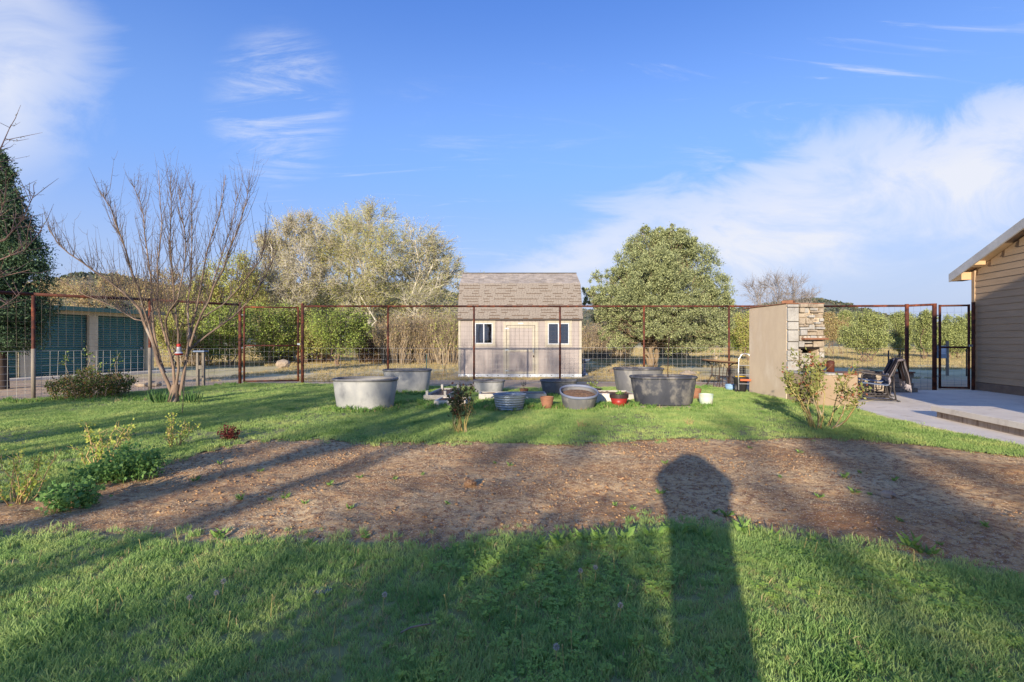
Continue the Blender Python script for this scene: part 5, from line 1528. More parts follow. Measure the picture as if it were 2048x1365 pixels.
def build_background():
    rng = np.random.default_rng(77)
    def LT(name, label, px, d, lobes, front=(), fo=2.2, **k):
        b = gbase(px, d); lb = px_lobes(lobes, d, b, rng)
        for (x, y, rx, ry) in front:
            lb.append((np.array(PD(x, y, d - fo)) - np.array(b), np.array([rx / F * d, .8, ry / F * d])))
        return lobe_tree(name, label, k.pop('cat', 'tree'), b, lb, **k)
    # tall trees behind the gate
    LT('cottonwood_tree', 'tallest pale yellow-green cottonwood left of the shed', 735, 48,
       [(690, 470, 62, 45), (745, 448, 66, 38), (650, 505, 45, 45), (725, 525, 70, 48), (770, 500, 55, 45), (700, 590, 60, 45), (760, 590, 55, 50)],
       bark='bark_pale', leaf='leaf_cw', nleaf=56000, lsz=.09, r0=.36, seed=1, sub=24, twigs=20, th=3.5, twr=.024, up=.35, shell=.3, twiglen=.5)
    LT('cottonwood_tree', 'silvery cottonwood with pale limbs directly left of the shed roof', 830, 50,
       [(830, 480, 55, 42), (870, 505, 42, 40), (800, 550, 60, 45), (860, 570, 50, 45), (900, 540, 32, 36), (830, 620, 60, 40), (885, 615, 36, 40)],
       bark='bark_pale', leaf='leaf_cw', nleaf=36000, lsz=.085, r0=.34, seed=2, sub=24, twigs=22, th=3.2, twr=.026, up=.3, shell=.25, twiglen=.55)
    LT('budding_tree', 'brownish budding tree right of the bare apple tree', 590, 46,
       [(575, 470, 44, 44), (610, 455, 38, 32), (555, 525, 42, 50), (605, 530, 46, 55), (640, 490, 34, 50), (580, 590, 48, 45), (535, 490, 22, 30), (545, 570, 40, 40), (650, 560, 40, 40)],
       bark='bark_pale', leaf='leaf_cw_brown', nleaf=30000, lsz=.09, r0=.28, seed=3, sub=24, twigs=22, th=3.0, twr=.026, up=.5, shell=.22, twiglen=.55)
    LT('pale_tree', 'low pale yellow-green tree behind the bare apple tree', 455, 43,
       [(430, 560, 40, 36), (480, 545, 40, 40), (510, 580, 34, 40), (400, 590, 34, 32), (455, 600, 45, 34)],
       bark='bark_tan', leaf='leaf_pale', nleaf=20000, lsz=.13, r0=.25, seed=4, sub=12, twigs=10, th=2.2, twr=.025, up=.3, shell=.35)
    LT('pale_tree', 'tan leafless tree behind the storage building roof', 250, 52,
       [(190, 590, 45, 26), (240, 580, 45, 30), (300, 585, 42, 30), (345, 580, 36, 36), (140, 592, 36, 26)],
       bark='bark_tan', leaf='leaf_dry', nleaf=14000, lsz=.13, r0=.25, seed=5, sub=14, twigs=12, th=2.5, twr=.03, up=.5, shell=.3, twiglen=.5)
    LT('pale_tree', 'second tan leafless tree far left behind the storage building', 90, 55,
       [(60, 585, 40, 26), (110, 580, 36, 26), (20, 590, 40, 30)],
       bark='bark_tan', leaf='leaf_dry', nleaf=9000, lsz=.13, r0=.22, seed=6, sub=14, twigs=12, th=2.3, twr=.03, up=.5, shell=.3, twiglen=.5)
    LT('grey_tree', 'bare grey tree top showing above the fireplace', 1560, 58,
       [(1510, 590, 34, 34), (1545, 575, 36, 32), (1590, 580, 36, 32), (1620, 600, 24, 28), (1555, 620, 50, 30)],
       bark='bark_grey', leaf='leaf_dry', nleaf=0, lsz=.2, r0=.22, seed=7, sub=22, twigs=16, th=2.2, twr=.014, up=.9, twiglen=.6)
    LT('small_tree', 'thin wispy tree top just behind the shed ridge', 965, 52,
       [(962, 575, 26, 32), (1010, 590, 26, 24), (930, 590, 20, 30)],
       bark='bark_tan', leaf='leaf_dry', nleaf=2200, lsz=.18, r0=.16, seed=8, sub=12, twigs=10, th=3.0, twr=.02, up=.6)
    for i, (px, lob, lb) in enumerate(((640, [(610, 600, 40, 30), (660, 590, 44, 34), (640, 640, 50, 34)], 'grey-green brush tree between the brownish tree and tall cottonwood'), (520, [(500, 600, 38, 30), (545, 605, 36, 28), (525, 640, 44, 30)], 'grey-green brush tree left of the brownish tree'), (400, [(370, 600, 40, 26), (420, 610, 36, 26), (330, 605, 34, 26)], 'tan brush tree behind the apple tree'), (780, [(760, 620, 46, 34), (820, 630, 40, 34)], 'grey twiggy brush tree under the tall cottonwood'))):
        LT('brush_tree', lb, px, 54, lob, bark='bark_tan', leaf='leaf_pale' if i < 2 else 'leaf_dry', nleaf=16000, lsz=.11, r0=.2, seed=80 + i, sub=14, twigs=12, th=2.0, twr=.03, up=.4, shell=.35, twiglen=.5, group='brush trees along the wash')
    # green shrubs along the wash
    for i, (px, d, lob, lb, lf, bk) in enumerate((
        (455, 34, [(430, 650, 36, 40), (470, 640, 34, 42), (450, 690, 46, 30)], 'green leafy shrub behind the bare apple tree', 'leaf_green', 'bark_brown'),
        (540, 36, [(515, 650, 38, 40), (560, 645, 36, 38), (540, 690, 50, 28)], 'green leafy shrub seen through the yard gate', 'leaf_green', 'bark_brown'),
        (610, 38, [(600, 640, 30, 30), (585, 680, 36, 34), (625, 680, 30, 36)], 'dark twiggy shrub between the gate and green bush', 'leaf_pale', 'bark_brown'),
        (680, 35, [(655, 650, 38, 34), (700, 645, 38, 32), (680, 680, 46, 26), (725, 665, 30, 26)], 'bright green bush right of the yard gate', 'leaf_green', 'bark_brown'),
        (345, 33, [(330, 660, 30, 40), (370, 650, 32, 44)], 'dull green shrub beside the storage building', 'leaf_pale', 'bark_brown'),
        (1430, 44, [(1405, 680, 26, 18), (1440, 672, 24, 20), (1470, 680, 24, 20)], 'low green shrub behind the bistro table', 'leaf_green', 'bark_tan'),
        (1385, 46, [(1365, 685, 24, 16), (1390, 690, 20, 14)], 'small pale shrub right of the juniper trunk', 'leaf_pale', 'bark_tan'),
        (1495, 42, [(1490, 655, 26, 30), (1500, 685, 26, 20)], 'brown-green bush left of the fireplace', 'leaf_pale', 'bark_brown'),
        (1660, 60, [(1650, 665, 22, 22), (1680, 660, 20, 26), (1655, 640, 16, 16)], 'grey-green brush right of the stone fireplace', 'leaf_dry', 'bark_brown'))):
        LT('green_shrub', lb, px, d, lob, cat='shrub', bark=bk, leaf=lf, nleaf=13000, lsz=.115, r0=.1, seed=20 + i, sub=12, twigs=10, th=.35, trunks=3, twr=.016, up=.3, shell=.45, group='shrubs along the wash')
    # junipers
    d = 28
    LT('juniper_tree', 'large rounded grey-green juniper standing right of the shed', 1302, d,
       [(1300, 500, 50, 36), (1350, 490, 45, 30), (1265, 530, 40, 40), (1330, 540, 60, 45), (1390, 530, 45, 42), (1425, 580, 38, 40), (1380, 590, 55, 40), (1300, 590, 55, 42), (1245, 580, 36, 36), (1205, 565, 26, 24), (1190, 595, 22, 16), (1225, 625, 36, 26), (1270, 640, 40, 26), (1400, 640, 50, 26), (1440, 625, 26, 28), (1330, 645, 44, 24), (1250, 660, 30, 18), (1360, 665, 34, 14), (1225, 600, 34, 26), (1210, 645, 30, 22), (1420, 665, 36, 18), (1300, 665, 36, 16), (1450, 655, 20, 20), (1330, 500, 40, 34), (1320, 472, 20, 18), (1355, 468, 16, 14), (1270, 490, 16, 22), (1380, 500, 24, 20), (1240, 545, 20, 22), (1440, 590, 22, 22), (1262, 682, 24, 12), (1345, 684, 30, 12), (1400, 686, 32, 12), (1445, 684, 20, 12), (1215, 672, 20, 12), (1295, 690, 16, 10), (1240, 690, 26, 12), (1380, 696, 36, 10), (1430, 694, 26, 12), (1335, 698, 24, 8), (1180, 610, 16, 14), (1175, 585, 12, 10), (1290, 462, 10, 12), (1345, 458, 9, 12), (1395, 492, 12, 16), (1455, 610, 14, 18)],
       front=[(1290, 560, 40, 36), (1340, 560, 40, 36), (1300, 620, 38, 30), (1345, 620, 36, 30), (1265, 600, 30, 30), (1385, 610, 34, 30), (1320, 520, 36, 30), (1290, 662, 26, 16), (1335, 668, 26, 14), (1370, 660, 24, 16), (1255, 645, 24, 20)],
       cat='tree', bark='bark_juniper', leaf='leaf_juniper', nleaf=230000, lsz=.105, r0=.15, seed=40, sub=8, twigs=6, th=1.7, trunks=5, twr=.012, up=.55, shell=.8, lw=.36, clump=90, twiglen=.3, clr=.10, limb=.7, holes=.34)
    for i, (px, d, lob, lb) in enumerate((
        (1732, 40, [(1715, 668, 32, 22), (1745, 655, 30, 26), (1732, 638, 20, 16), (1757, 680, 22, 16), (1700, 685, 24, 14), (1735, 693, 30, 14)], 'wide olive juniper in the meadow right of the fireplace'),
        (1803, 52, [(1797, 642, 15, 20), (1812, 650, 18, 24), (1803, 675, 22, 16), (1803, 690, 18, 14)], 'olive juniper behind the fence corner post'),
        (1852, 45, [(1846, 648, 15, 22), (1858, 638, 12, 18), (1852, 678, 20, 16), (1850, 692, 16, 12)], 'tall narrow juniper left of the patio gate'),
        (1912, 48, [(1905, 652, 20, 22), (1930, 665, 22, 22), (1915, 685, 28, 12), (1890, 670, 16, 20), (1910, 696, 34, 10)], 'rounded olive juniper seen through the patio gate'),
        (1965, 60, [(1950, 645, 22, 22), (1985, 650, 26, 22)], 'far juniper behind the corner of the house'),
        (1685, 62, [(1690, 640, 16, 18), (1672, 660, 14, 20)], 'far juniper at the foot of the hill'))):
        LT('field_juniper', lb, px, d, lob, bark='bark_brown', leaf='leaf_juniper_far', nleaf=20000, lsz=.13, r0=.1, seed=60 + i, sub=7, twigs=6, th=.3, trunks=3, twr=.015, up=.5, shell=.8, lw=.4, clump=34, clr=.13, limb=.8, group='junipers in the meadow')
    # dark evergreen by the west fence
    b = Vector((-15.72, 15.4, gz(-15.72, 15.4)))
    lob = []
    for z, r in ((1.7, 1.05), (2.5, 1.2), (3.3, 1.15), (4.1, 1.05), (4.9, .9), (5.6, .7), (6.2, .5), (6.7, .3)):
        for k in range(4 if r > .6 else 2):
            a = rng.uniform(0, 6.28); q = r * .48 if r > .6 else .08
            lob.append((np.array([math.cos(a + k * 1.57) * q, math.sin(a + k * 1.57) * q, z]), np.array([r * .62, r * .62, .62])))
    lobe_tree('cypress_tree', 'dark green evergreen at the far left behind the fence', 'tree', b, lob, bark='bark_dark', leaf='leaf_cypress', nleaf=80000, lsz=.09, r0=.2, seed=41, sub=6, twigs=5, th=5.5, twr=.01, up=.5, shell=.75, lw=.34, clump=40, trunk_r_top=.25)
build_background()

def cane_bush(name, label, cat, base, w_, h_, n, bark, leaf=None, nleaf=0, lsz=.1, seed=0, r=.012, droop=.3, group=None, lw=.5, foot=.25, fol='foliage', tl=.3):
    rng = np.random.default_rng(seed); t = thing(name, label, cat, base, 0, group); T = Tubes(); A = []
    for i in range(n):
        a = rng.uniform(0, 6.28); q = math.sqrt(rng.uniform(0, 1))
        b = np.array([math.cos(a) * w_ * .5 * foot * q, math.sin(a) * w_ * .5 * foot * q, -.03])
        e = np.array([math.cos(a) * w_ * .5 * q, math.sin(a) * w_ * .5 * q, h_ * rng.uniform(.55, 1.0) * (1 - .35 * droop * q)])
        pts = bez(b, e, rng, .05, 5, .22 * droop); T.add(pts, np.array([1, .85, .7, .5, .2]) * r * rng.uniform(.6, 1.2), 4); A.append(pts)
        for j in range(3):
            s = along(pts, rng.uniform(.4, .95)); dv = rng.normal(size=3); dv[2] = abs(dv[2]) + .3; dv /= np.linalg.norm(dv)
            T.add([s, s + dv * h_ * .12 + rng.normal(size=3) * .01, s + dv * h_ * .22], np.array([.4, .3, .12]) * r, 3)
    T.build('canes', MAT[bark], t)
    if nleaf:
        A = np.array(A); k = rng.integers(0, n, nleaf); tt = rng.uniform(tl, 1.05, nleaf) * 4; i = np.minimum(tt.astype(int), 3)
        C = A[k, i] + (A[k, i + 1] - A[k, i]) * (tt - i)[:, None] + rng.normal(size=(nleaf, 3)) * lsz * .7
        Dd = rng.normal(size=C.shape); Dd[:, 2] += .4; sz = lsz * rng.uniform(.6, 1.35, nleaf)
        V, Fq = leaf_arrays(C, Dd, sz, sz * lw, rng); tag(np_mesh(fol, V, Fq, MAT[leaf], t), kind='stuff')
    return t
def build_thickets():
    for i, (px, d, w_, h_, n, lf, lb) in enumerate((
        (795, 36, 3.4, 3.8, 330, 'leaf_dry', 'tan willow thicket left of the shed, nearest the green bush'),
        (850, 37, 3.6, 4.2, 380, 'leaf_dry', 'tall tan willow thicket in the middle of the brush'),
        (900, 36, 3.0, 4.0, 320, 'leaf_pale', 'tan willow thicket against the left shed corner'),
        (745, 38, 3.0, 3.2, 220, 'leaf_dry', 'brown twiggy thicket right of the bright green bush'),
        (1190, 44, 4.0, 3.6, 330, 'leaf_dry', 'pale dry thicket in the gap right of the shed'),
        (1235, 46, 3.5, 2.6, 240, 'leaf_dry', 'low dry reeds under the left side of the juniper'),
        (390, 36, 3.4, 3.6, 260, 'leaf_pale', 'grey-brown thicket behind the apple tree trunk'),
        (640, 40, 3.0, 3.0, 220, 'leaf_pale', 'dark brown thicket behind the bright green bush'),
        (560, 42, 3.6, 3.0, 220, 'leaf_pale', 'brown thicket behind the gate shrubs'),
        (1340, 50, 4.5, 2.0, 220, 'leaf_dry', 'dry meadow thicket behind the juniper trunk'))):
        b = gbase(px, d)
        cane_bush('willow_thicket', lb, 'thicket', b, w_, h_, n, 'bark_tan' if i not in (3, 7, 8) else 'bark_brown', lf, 2600, .14, 100 + i, .022, .5, 'willow thickets along the wash', foot=.6)
build_thickets()

# ------------------------------------------------------------------ bare apple tree
def build_apple():
    rng = np.random.default_rng(12)
    base = at(350, 806); d0 = base.y
    t = thing('apple_tree', 'bare multi-stemmed apple tree with upright shoots on the lawn', 'tree', base)
    stems = [
        ([(348, 800), (318, 725), (292, 650), (262, 600), (215, 560), (165, 525), (118, 490), (95, 455)], .075, -.3),
        ([(330, 745), (312, 690), (305, 630), (302, 560), (290, 470), (283, 410), (262, 365)], .055, .5),
        ([(318, 722), (308, 680), (285, 610), (262, 545), (240, 470), (222, 420), (203, 385)], .05, -.8),
        ([(350, 790), (345, 735), (332, 680), (316, 610), (318, 530), (322, 450), (315, 340)], .06, .2),
        ([(352, 770), (356, 700), (352, 640), (346, 560), (340, 480), (344, 410), (343, 345)], .05, -.5),
        ([(360, 790), (372, 720), (385, 650), (398, 590), (412, 510), (436, 430), (452, 350)], .065, .4),
        ([(372, 720), (392, 660), (418, 600), (446, 540), (470, 470), (492, 400), (498, 365)], .05, -.4),
        ([(378, 700), (420, 668), (468, 632), (508, 590), (535, 545), (552, 505)], .045, .6),
        ([(378, 690), (376, 620), (380, 560), (384, 480), (382, 420), (388, 370)], .045, .9),
        ([(400, 640), (445, 610), (490, 560), (520, 520), (530, 470)], .032, -.9),
        ([(300, 640), (270, 640), (225, 610), (170, 590), (120, 560)], .028, .9),
        ([(420, 600), (440, 520), (462, 450), (480, 380)], .03, .9),
        ([(340, 690), (330, 640), (352, 600), (372, 520), (365, 440), (358, 372)], .035, -1.0)]
    T = Tubes(); TW = Tubes()
    b0 = np.array(base)
    T.add([np.array([-.05, 0, -.1]), np.array([-.03, 0, .06]), np.array([0.0, 0, .22]), np.array([.02, 0, .42])], [.14, .115, .10, .08], 12)
    for pxs, r, dd in stems:
        n = len(pxs)
        pts = []
        for i, (x, y) in enumerate(pxs):
            f = i / (n - 1); pts.append(np.array(PD(x, y, d0 + dd * f * 1.6)) - b0)
        # smooth by resampling
        dense = []
        for i in range(n - 1):
            for q in (0, .5):
                p0, p1, p2, p3 = pts[max(i - 1, 0)], pts[i], pts[i + 1], pts[min(i + 2, n - 1)]
                dense.append(.5 * (2 * p1 + (p2 - p0) * q + (2 * p0 - 5 * p1 + 4 * p2 - p3) * q * q + (3 * p1 - p0 - 3 * p2 + p3) * q ** 3))
        dense.append(pts[-1]); m = len(dense)
        dense = [p + rng.normal(size=3) * .012 for p in dense]
        T.add(dense, r * .55 * np.linspace(1, .10, m) ** 1.15 + .003, 7)
        # side shoots, mostly upright
        for s in range(int(m * 6)):
            f = rng.uniform(.22, .98); p = along(dense, f); ln = (rng.uniform(.2, .8) if rng.uniform() < .6 else rng.uniform(.8, 1.7)) * (1.2 - .75 * f)
            out = rng.normal(size=3) * np.array([.8, .8, .3]); out /= np.linalg.norm(out); par = along(dense, min(f + .06, 1)) - along(dense, max(f - .06, 0)); par /= np.linalg.norm(par) + 1e-6; dv = out * .3 + par * .35 + np.array([0, 0, .75]); dv /= np.linalg.norm(dv)
            e1 = p + (out * .22 + dv * .8) * ln * .33; e2 = p + dv * ln * .68 + out * ln * .06 + rng.normal(size=3) * .008; e3 = p + dv * ln + out * ln * .05 + rng.normal(size=3) * .012
            rr = min(r * .32, .0075) * rng.uniform(.6, 1.1) * (1.1 - .4 * f)
            TW.add([p, e1, e2, e3], [rr, rr * .8, rr * .55, rr * .25], 4)
            for q in range(rng.integers(1, 5)):
                g = rng.uniform(.25, 1); ps = along([p, e1, e2, e3], g); v2 = rng.normal(size=3); v2[2] = abs(v2[2]) * .8; v2 /= np.linalg.norm(v2); l2 = rng.uniform(.03, .2)
                TW.add([ps, ps + v2 * l2 * .5, ps + (v2 + np.array([0, 0, .35])) * l2], [rr * .5, rr * .4, .0015], 3)
    T.build('trunk', MAT['bark_apple'], t); tag(TW.build('twigs', MAT['bark_twig'], t, False), kind='stuff')
    # iris leaves around the foot
    for k, (px, py, lb) in enumerate(((322, 808, 'clump of iris blades left of the apple trunk'), (382, 808, 'clump of iris blades right of the apple trunk'))):
        p = at(px, py); ir = thing('iris_clump', lb, 'plant', p, 0, 'iris clumps at the apple tree')
        n = 70; a = rng.uniform(0, 6.28, n); rr = rng.uniform(0, .16, n)
        C = np.stack([np.cos(a) * rr * 1.3, np.sin(a) * rr, np.zeros(n)], -1); D = np.stack([np.cos(a) * .3, np.sin(a) * .3, np.ones(n)], -1)
        V, Fq = leaf_arrays(C, D, rng.uniform(.18, .38, n), .022, rng); tag(np_mesh('blades', V, Fq, MAT['leaf_iris'], ir), kind='stuff')
build_apple()
def build_peach():
    rng = np.random.default_rng(31)
    base = Vector((-7.4, 5.6, gz(-7.4, 5.6))); b0 = np.array(base)
    t = thing('peach_tree', 'pinkish bare fruit tree branches entering at the left edge', 'tree', base)
    T = Tubes(); TW = Tubes(); C = []
    T.add([np.array([0, 0, -.1]), np.array([0.02, 0, .5]), np.array([.1, .05, 1.0])], [.1, .085, .07], 9)
    limbs = [([(-330, 640), (-180, 560), (-60, 505), (10, 480), (45, 440), (70, 385)], .03), ([(-330, 620), (-200, 600), (-80, 575), (0, 555), (60, 540)], .022),
             ([(-330, 600), (-220, 480), (-120, 380), (-40, 320), (0, 300), (22, 250)], .03), ([(-330, 660), (-200, 660), (-90, 640), (0, 616), (40, 590)], .024),
             ([(-60, 505), (-10, 460), (10, 400), (12, 340)], .014), ([(-80, 575), (0, 520), (50, 500), (85, 460)], .014), ([(-300, 600), (-330, 400), (-250, 250), (-200, 120)], .035)]
    for pxs, r in limbs:
        pts = [np.array(PD(x, y, 5.6 + rng.uniform(-.15, .15))) - b0 for x, y in pxs]; m = len(pts)
        T.add(pts, np.linspace(r * .65, .003, m), 6)
        for s in range(m * 5):
            f = rng.uniform(.3, 1); p = along(pts, f); dv = rng.normal(size=3); dv[2] = abs(dv[2]) + .25; dv /= np.linalg.norm(dv); ln = rng.uniform(.08, .5)
            tw = [p, p + dv * ln * .5 + rng.normal(size=3) * .015, p + dv * ln]; TW.add(tw, [.0035, .003, .0012], 4)
            for q in range(3):
                pp = along(tw, rng.uniform(.3, 1)); C.append(pp)
    T.build('trunk', MAT['bark_peach'], t); tag(TW.build('twigs', MAT['bark_peach'], t, False), kind='stuff')
    C = np.array(C); D = rng.normal(size=C.shape); V, Fq = leaf_arrays(C, D, .022, .012, rng); tag(np_mesh('buds', V, Fq, MAT['leaf_cw_brown'], t), kind='stuff')
build_peach()

# ------------------------------------------------------------------ shrubs in the yard
def build_shrubs():
    b = at(925, 866); cane_bush('rose_bush', 'dark-leaved rose bush with thorny canes in front of the planters', 'rose bush', b, .36, .84, 11, 'cane_rose', 'leaf_rose_dark', 620, .05, 1, .014, .0, 'rose bushes', .65, .5, tl=.5)
    b = at(1640, 857); cane_bush('rose_bush', 'large rose bush with yellow-green canes before the fireplace', 'rose bush', b, 1.25, 1.24, 16, 'cane_rose', 'leaf_rose', 1500, .055, 2, .016, .1, 'rose bushes', .65, .25, tl=.55)
    for k, (px, py, w_, h_, n, nl, lb) in enumerate(((195, 932, .74, .50, 16, 900, 'yellow-green sprouting shrub behind the nettle clump'), (345, 896, .60, .46, 12, 520, 'yellow-green sprouting shrub nearest the apple tree'), (32, 1006, .66, .46, 16, 800, 'yellow-green sprouting shrub at the left picture edge'))):
        cane_bush('young_shrub', lb, 'shrub', at(px, py), w_, h_, int(n * .8), 'cane_tan', 'leaf_yellow', int(nl * .5), .032, 11 + k, .008, .05, 'yellow-green shrubs along the bed', .7, .25, tl=.3)
    for k, (px, py, w_, h_, n, nl, lb) in enumerate(((262, 957, .66, .34, 60, 1900, 'lush green nettle clump at the corner of the bed'), (190, 962, .40, .16, 26, 600, 'small low nettle clump left of the lush one'), (136, 1018, .42, .20, 34, 900, 'low nettle clump between the shrubs at the bed edge'))):
        cane_bush('nettle_clump', lb, 'plant', at(px, py), w_, h_, n, 'leaf_weed', 'leaf_nettle', nl, .038, 21 + k, .004, .3, 'nettle clumps along the bed', .7, .7, tl=.15)
    cane_bush('barberry', 'small maroon barberry shrub at the bed corner', 'shrub', at(462, 880), .34, .2, 40, 'leaf_red', 'leaf_red', 520, .03, 31, .004, .3, None, .6, .4, tl=.2)
    b = at(185, 797); t = cane_bush('bramble_bush', 'rounded olive bramble bush against the left fence', 'shrub', b, 1.8, .88, 130, 'bark_tan', 'leaf_bramble', 5600, .055, 41, .008, 1.4, None, .6, .8, tl=.1)
    rng = np.random.default_rng(5)
    T = Tubes(); C = []
    for x, h_ in ((-.75, 1.1), (-.3, 1.35), (.05, .9), (.55, 1.15)):
        pts = bez((x, 0, .1), (x + .1, .05, h_), rng, .05, 5); T.add(pts, np.linspace(.014, .005, 5), 5)
        for k in range(26): C.append(along(pts, rng.uniform(.72, 1.0)) + rng.normal(size=3) * .06)
    T.build('shoots', MAT['bark_tan'], t); C = np.array(C); V, Fq = leaf_arrays(C, rng.normal(size=C.shape), .07, .045, rng); tag(np_mesh('shoot_leaves', V, Fq, MAT['leaf_green'], t), kind='stuff')
    for k, (px, py, lb) in enumerate(((1165, 857, 'reddish dry twig plant in the lawn right of centre'), (1378, 852, 'pale dry twig plant in the lawn before the black tank'))):
        cane_bush('twig_plant', lb, 'plant', at(px, py), .2, .14, 10, 'cane_tan', 'leaf_cw_brown', 24, .02, 51 + k, .005, 0, 'dry twig plants in the lawn', .5, .3)
build_shrubs()

# ------------------------------------------------------------------ grass and litter (uncountable)
def proto_collection(name, meshes):
    c = bpy.data.collections.new(name)
    for i, (V, Fs, mat) in enumerate(meshes):
        o = np_mesh('%s_%02d' % (name, i), V, Fs, mat); COL.objects.unlink(o); c.objects.link(o)
    return c
def scatter(name, coll, pts, rot, scl, idx, label, cat):
    me = bpy.data.meshes.new(name); n = len(pts)
    me.vertices.add(n); me.vertices.foreach_set('co', np.ascontiguousarray(pts, np.float32).ravel())
    a = me.attributes.new('rot', 'FLOAT_VECTOR', 'POINT'); a.data.foreach_set('vector', np.ascontiguousarray(rot, np.float32).ravel())
    a = me.attributes.new('scl', 'FLOAT', 'POINT'); a.data.foreach_set('value', np.ascontiguousarray(scl, np.float32))
    a = me.attributes.new('idx', 'INT', 'POINT'); a.data.foreach_set('value', np.ascontiguousarray(idx, np.int32))
    o = bpy.data.objects.new(name, me); COL.objects.link(o)
    g = bpy.data.node_groups.new(name, 'GeometryNodeTree')
    g.interface.new_socket('Geometry', in_out='INPUT', socket_type='NodeSocketGeometry'); g.interface.new_socket('Geometry', in_out='OUTPUT', socket_type='NodeSocketGeometry')
    gi = N(g, 'NodeGroupInput'); go = N(g, 'NodeGroupOutput'); ip = N(g, 'GeometryNodeInstanceOnPoints'); ci = N(g, 'GeometryNodeCollectionInfo')
    ci.inputs['Collection'].default_value = coll; ci.inputs['Separate Children'].default_value = True; ci.inputs['Reset Children'].default_value = True
    def na(nm, ty):
        q = N(g, 'GeometryNodeInputNamedAttribute', data_type=ty); q.inputs['Name'].default_value = nm
        return [s for s in q.outputs if s.enabled and s.name == 'Attribute'][0]
    L(g, gi.outputs[0], ip.inputs['Points']); L(g, ci.outputs[0], ip.inputs['Instance']); ip.inputs['Pick Instance'].default_value = True
    L(g, na('idx', 'INT'), ip.inputs['Instance Index']); L(g, na('rot', 'FLOAT_VECTOR'), ip.inputs['Rotation']); L(g, na('scl', 'FLOAT'), ip.inputs['Scale'])
    L(g, ip.outputs[0], go.inputs[0])
    md = o.modifiers.new('scatter', 'NODES'); md.node_group = g
    tag(o, label, cat, kind='stuff'); return o
def blade_clump(rng, n, rad, h, wd, lean=.5, mat=None):
    V, F4, F3 = [], [], []
    for i in range(n):
        a = rng.uniform(0, 6.28); q = rad * math.sqrt(rng.uniform(0, 1)); b = np.array([math.cos(a) * q, math.sin(a) * q, -.004])
        hh = h * rng.uniform(.55, 1.15); la = rng.uniform(0, 6.28); lv = np.array([math.cos(la), math.sin(la), 0]) * hh * lean * rng.uniform(.15, 1)
        sa = rng.uniform(0, 6.28); sv = np.array([math.cos(sa), math.sin(sa), 0]) * wd * rng.uniform(.7, 1.2) * .5
        m = b + lv * .35 + np.array([0, 0, hh * .6]); e = b + lv + np.array([0, 0, hh * .97])
        k = len(V); V += [b - sv, b + sv, m + sv * .8, m - sv * .8, e]; F4.append((k, k + 1, k + 2, k + 3)); F3.append((k + 3, k + 2, k + 4))
    return np.array(V), [np.array(F4), np.array(F3)], mat
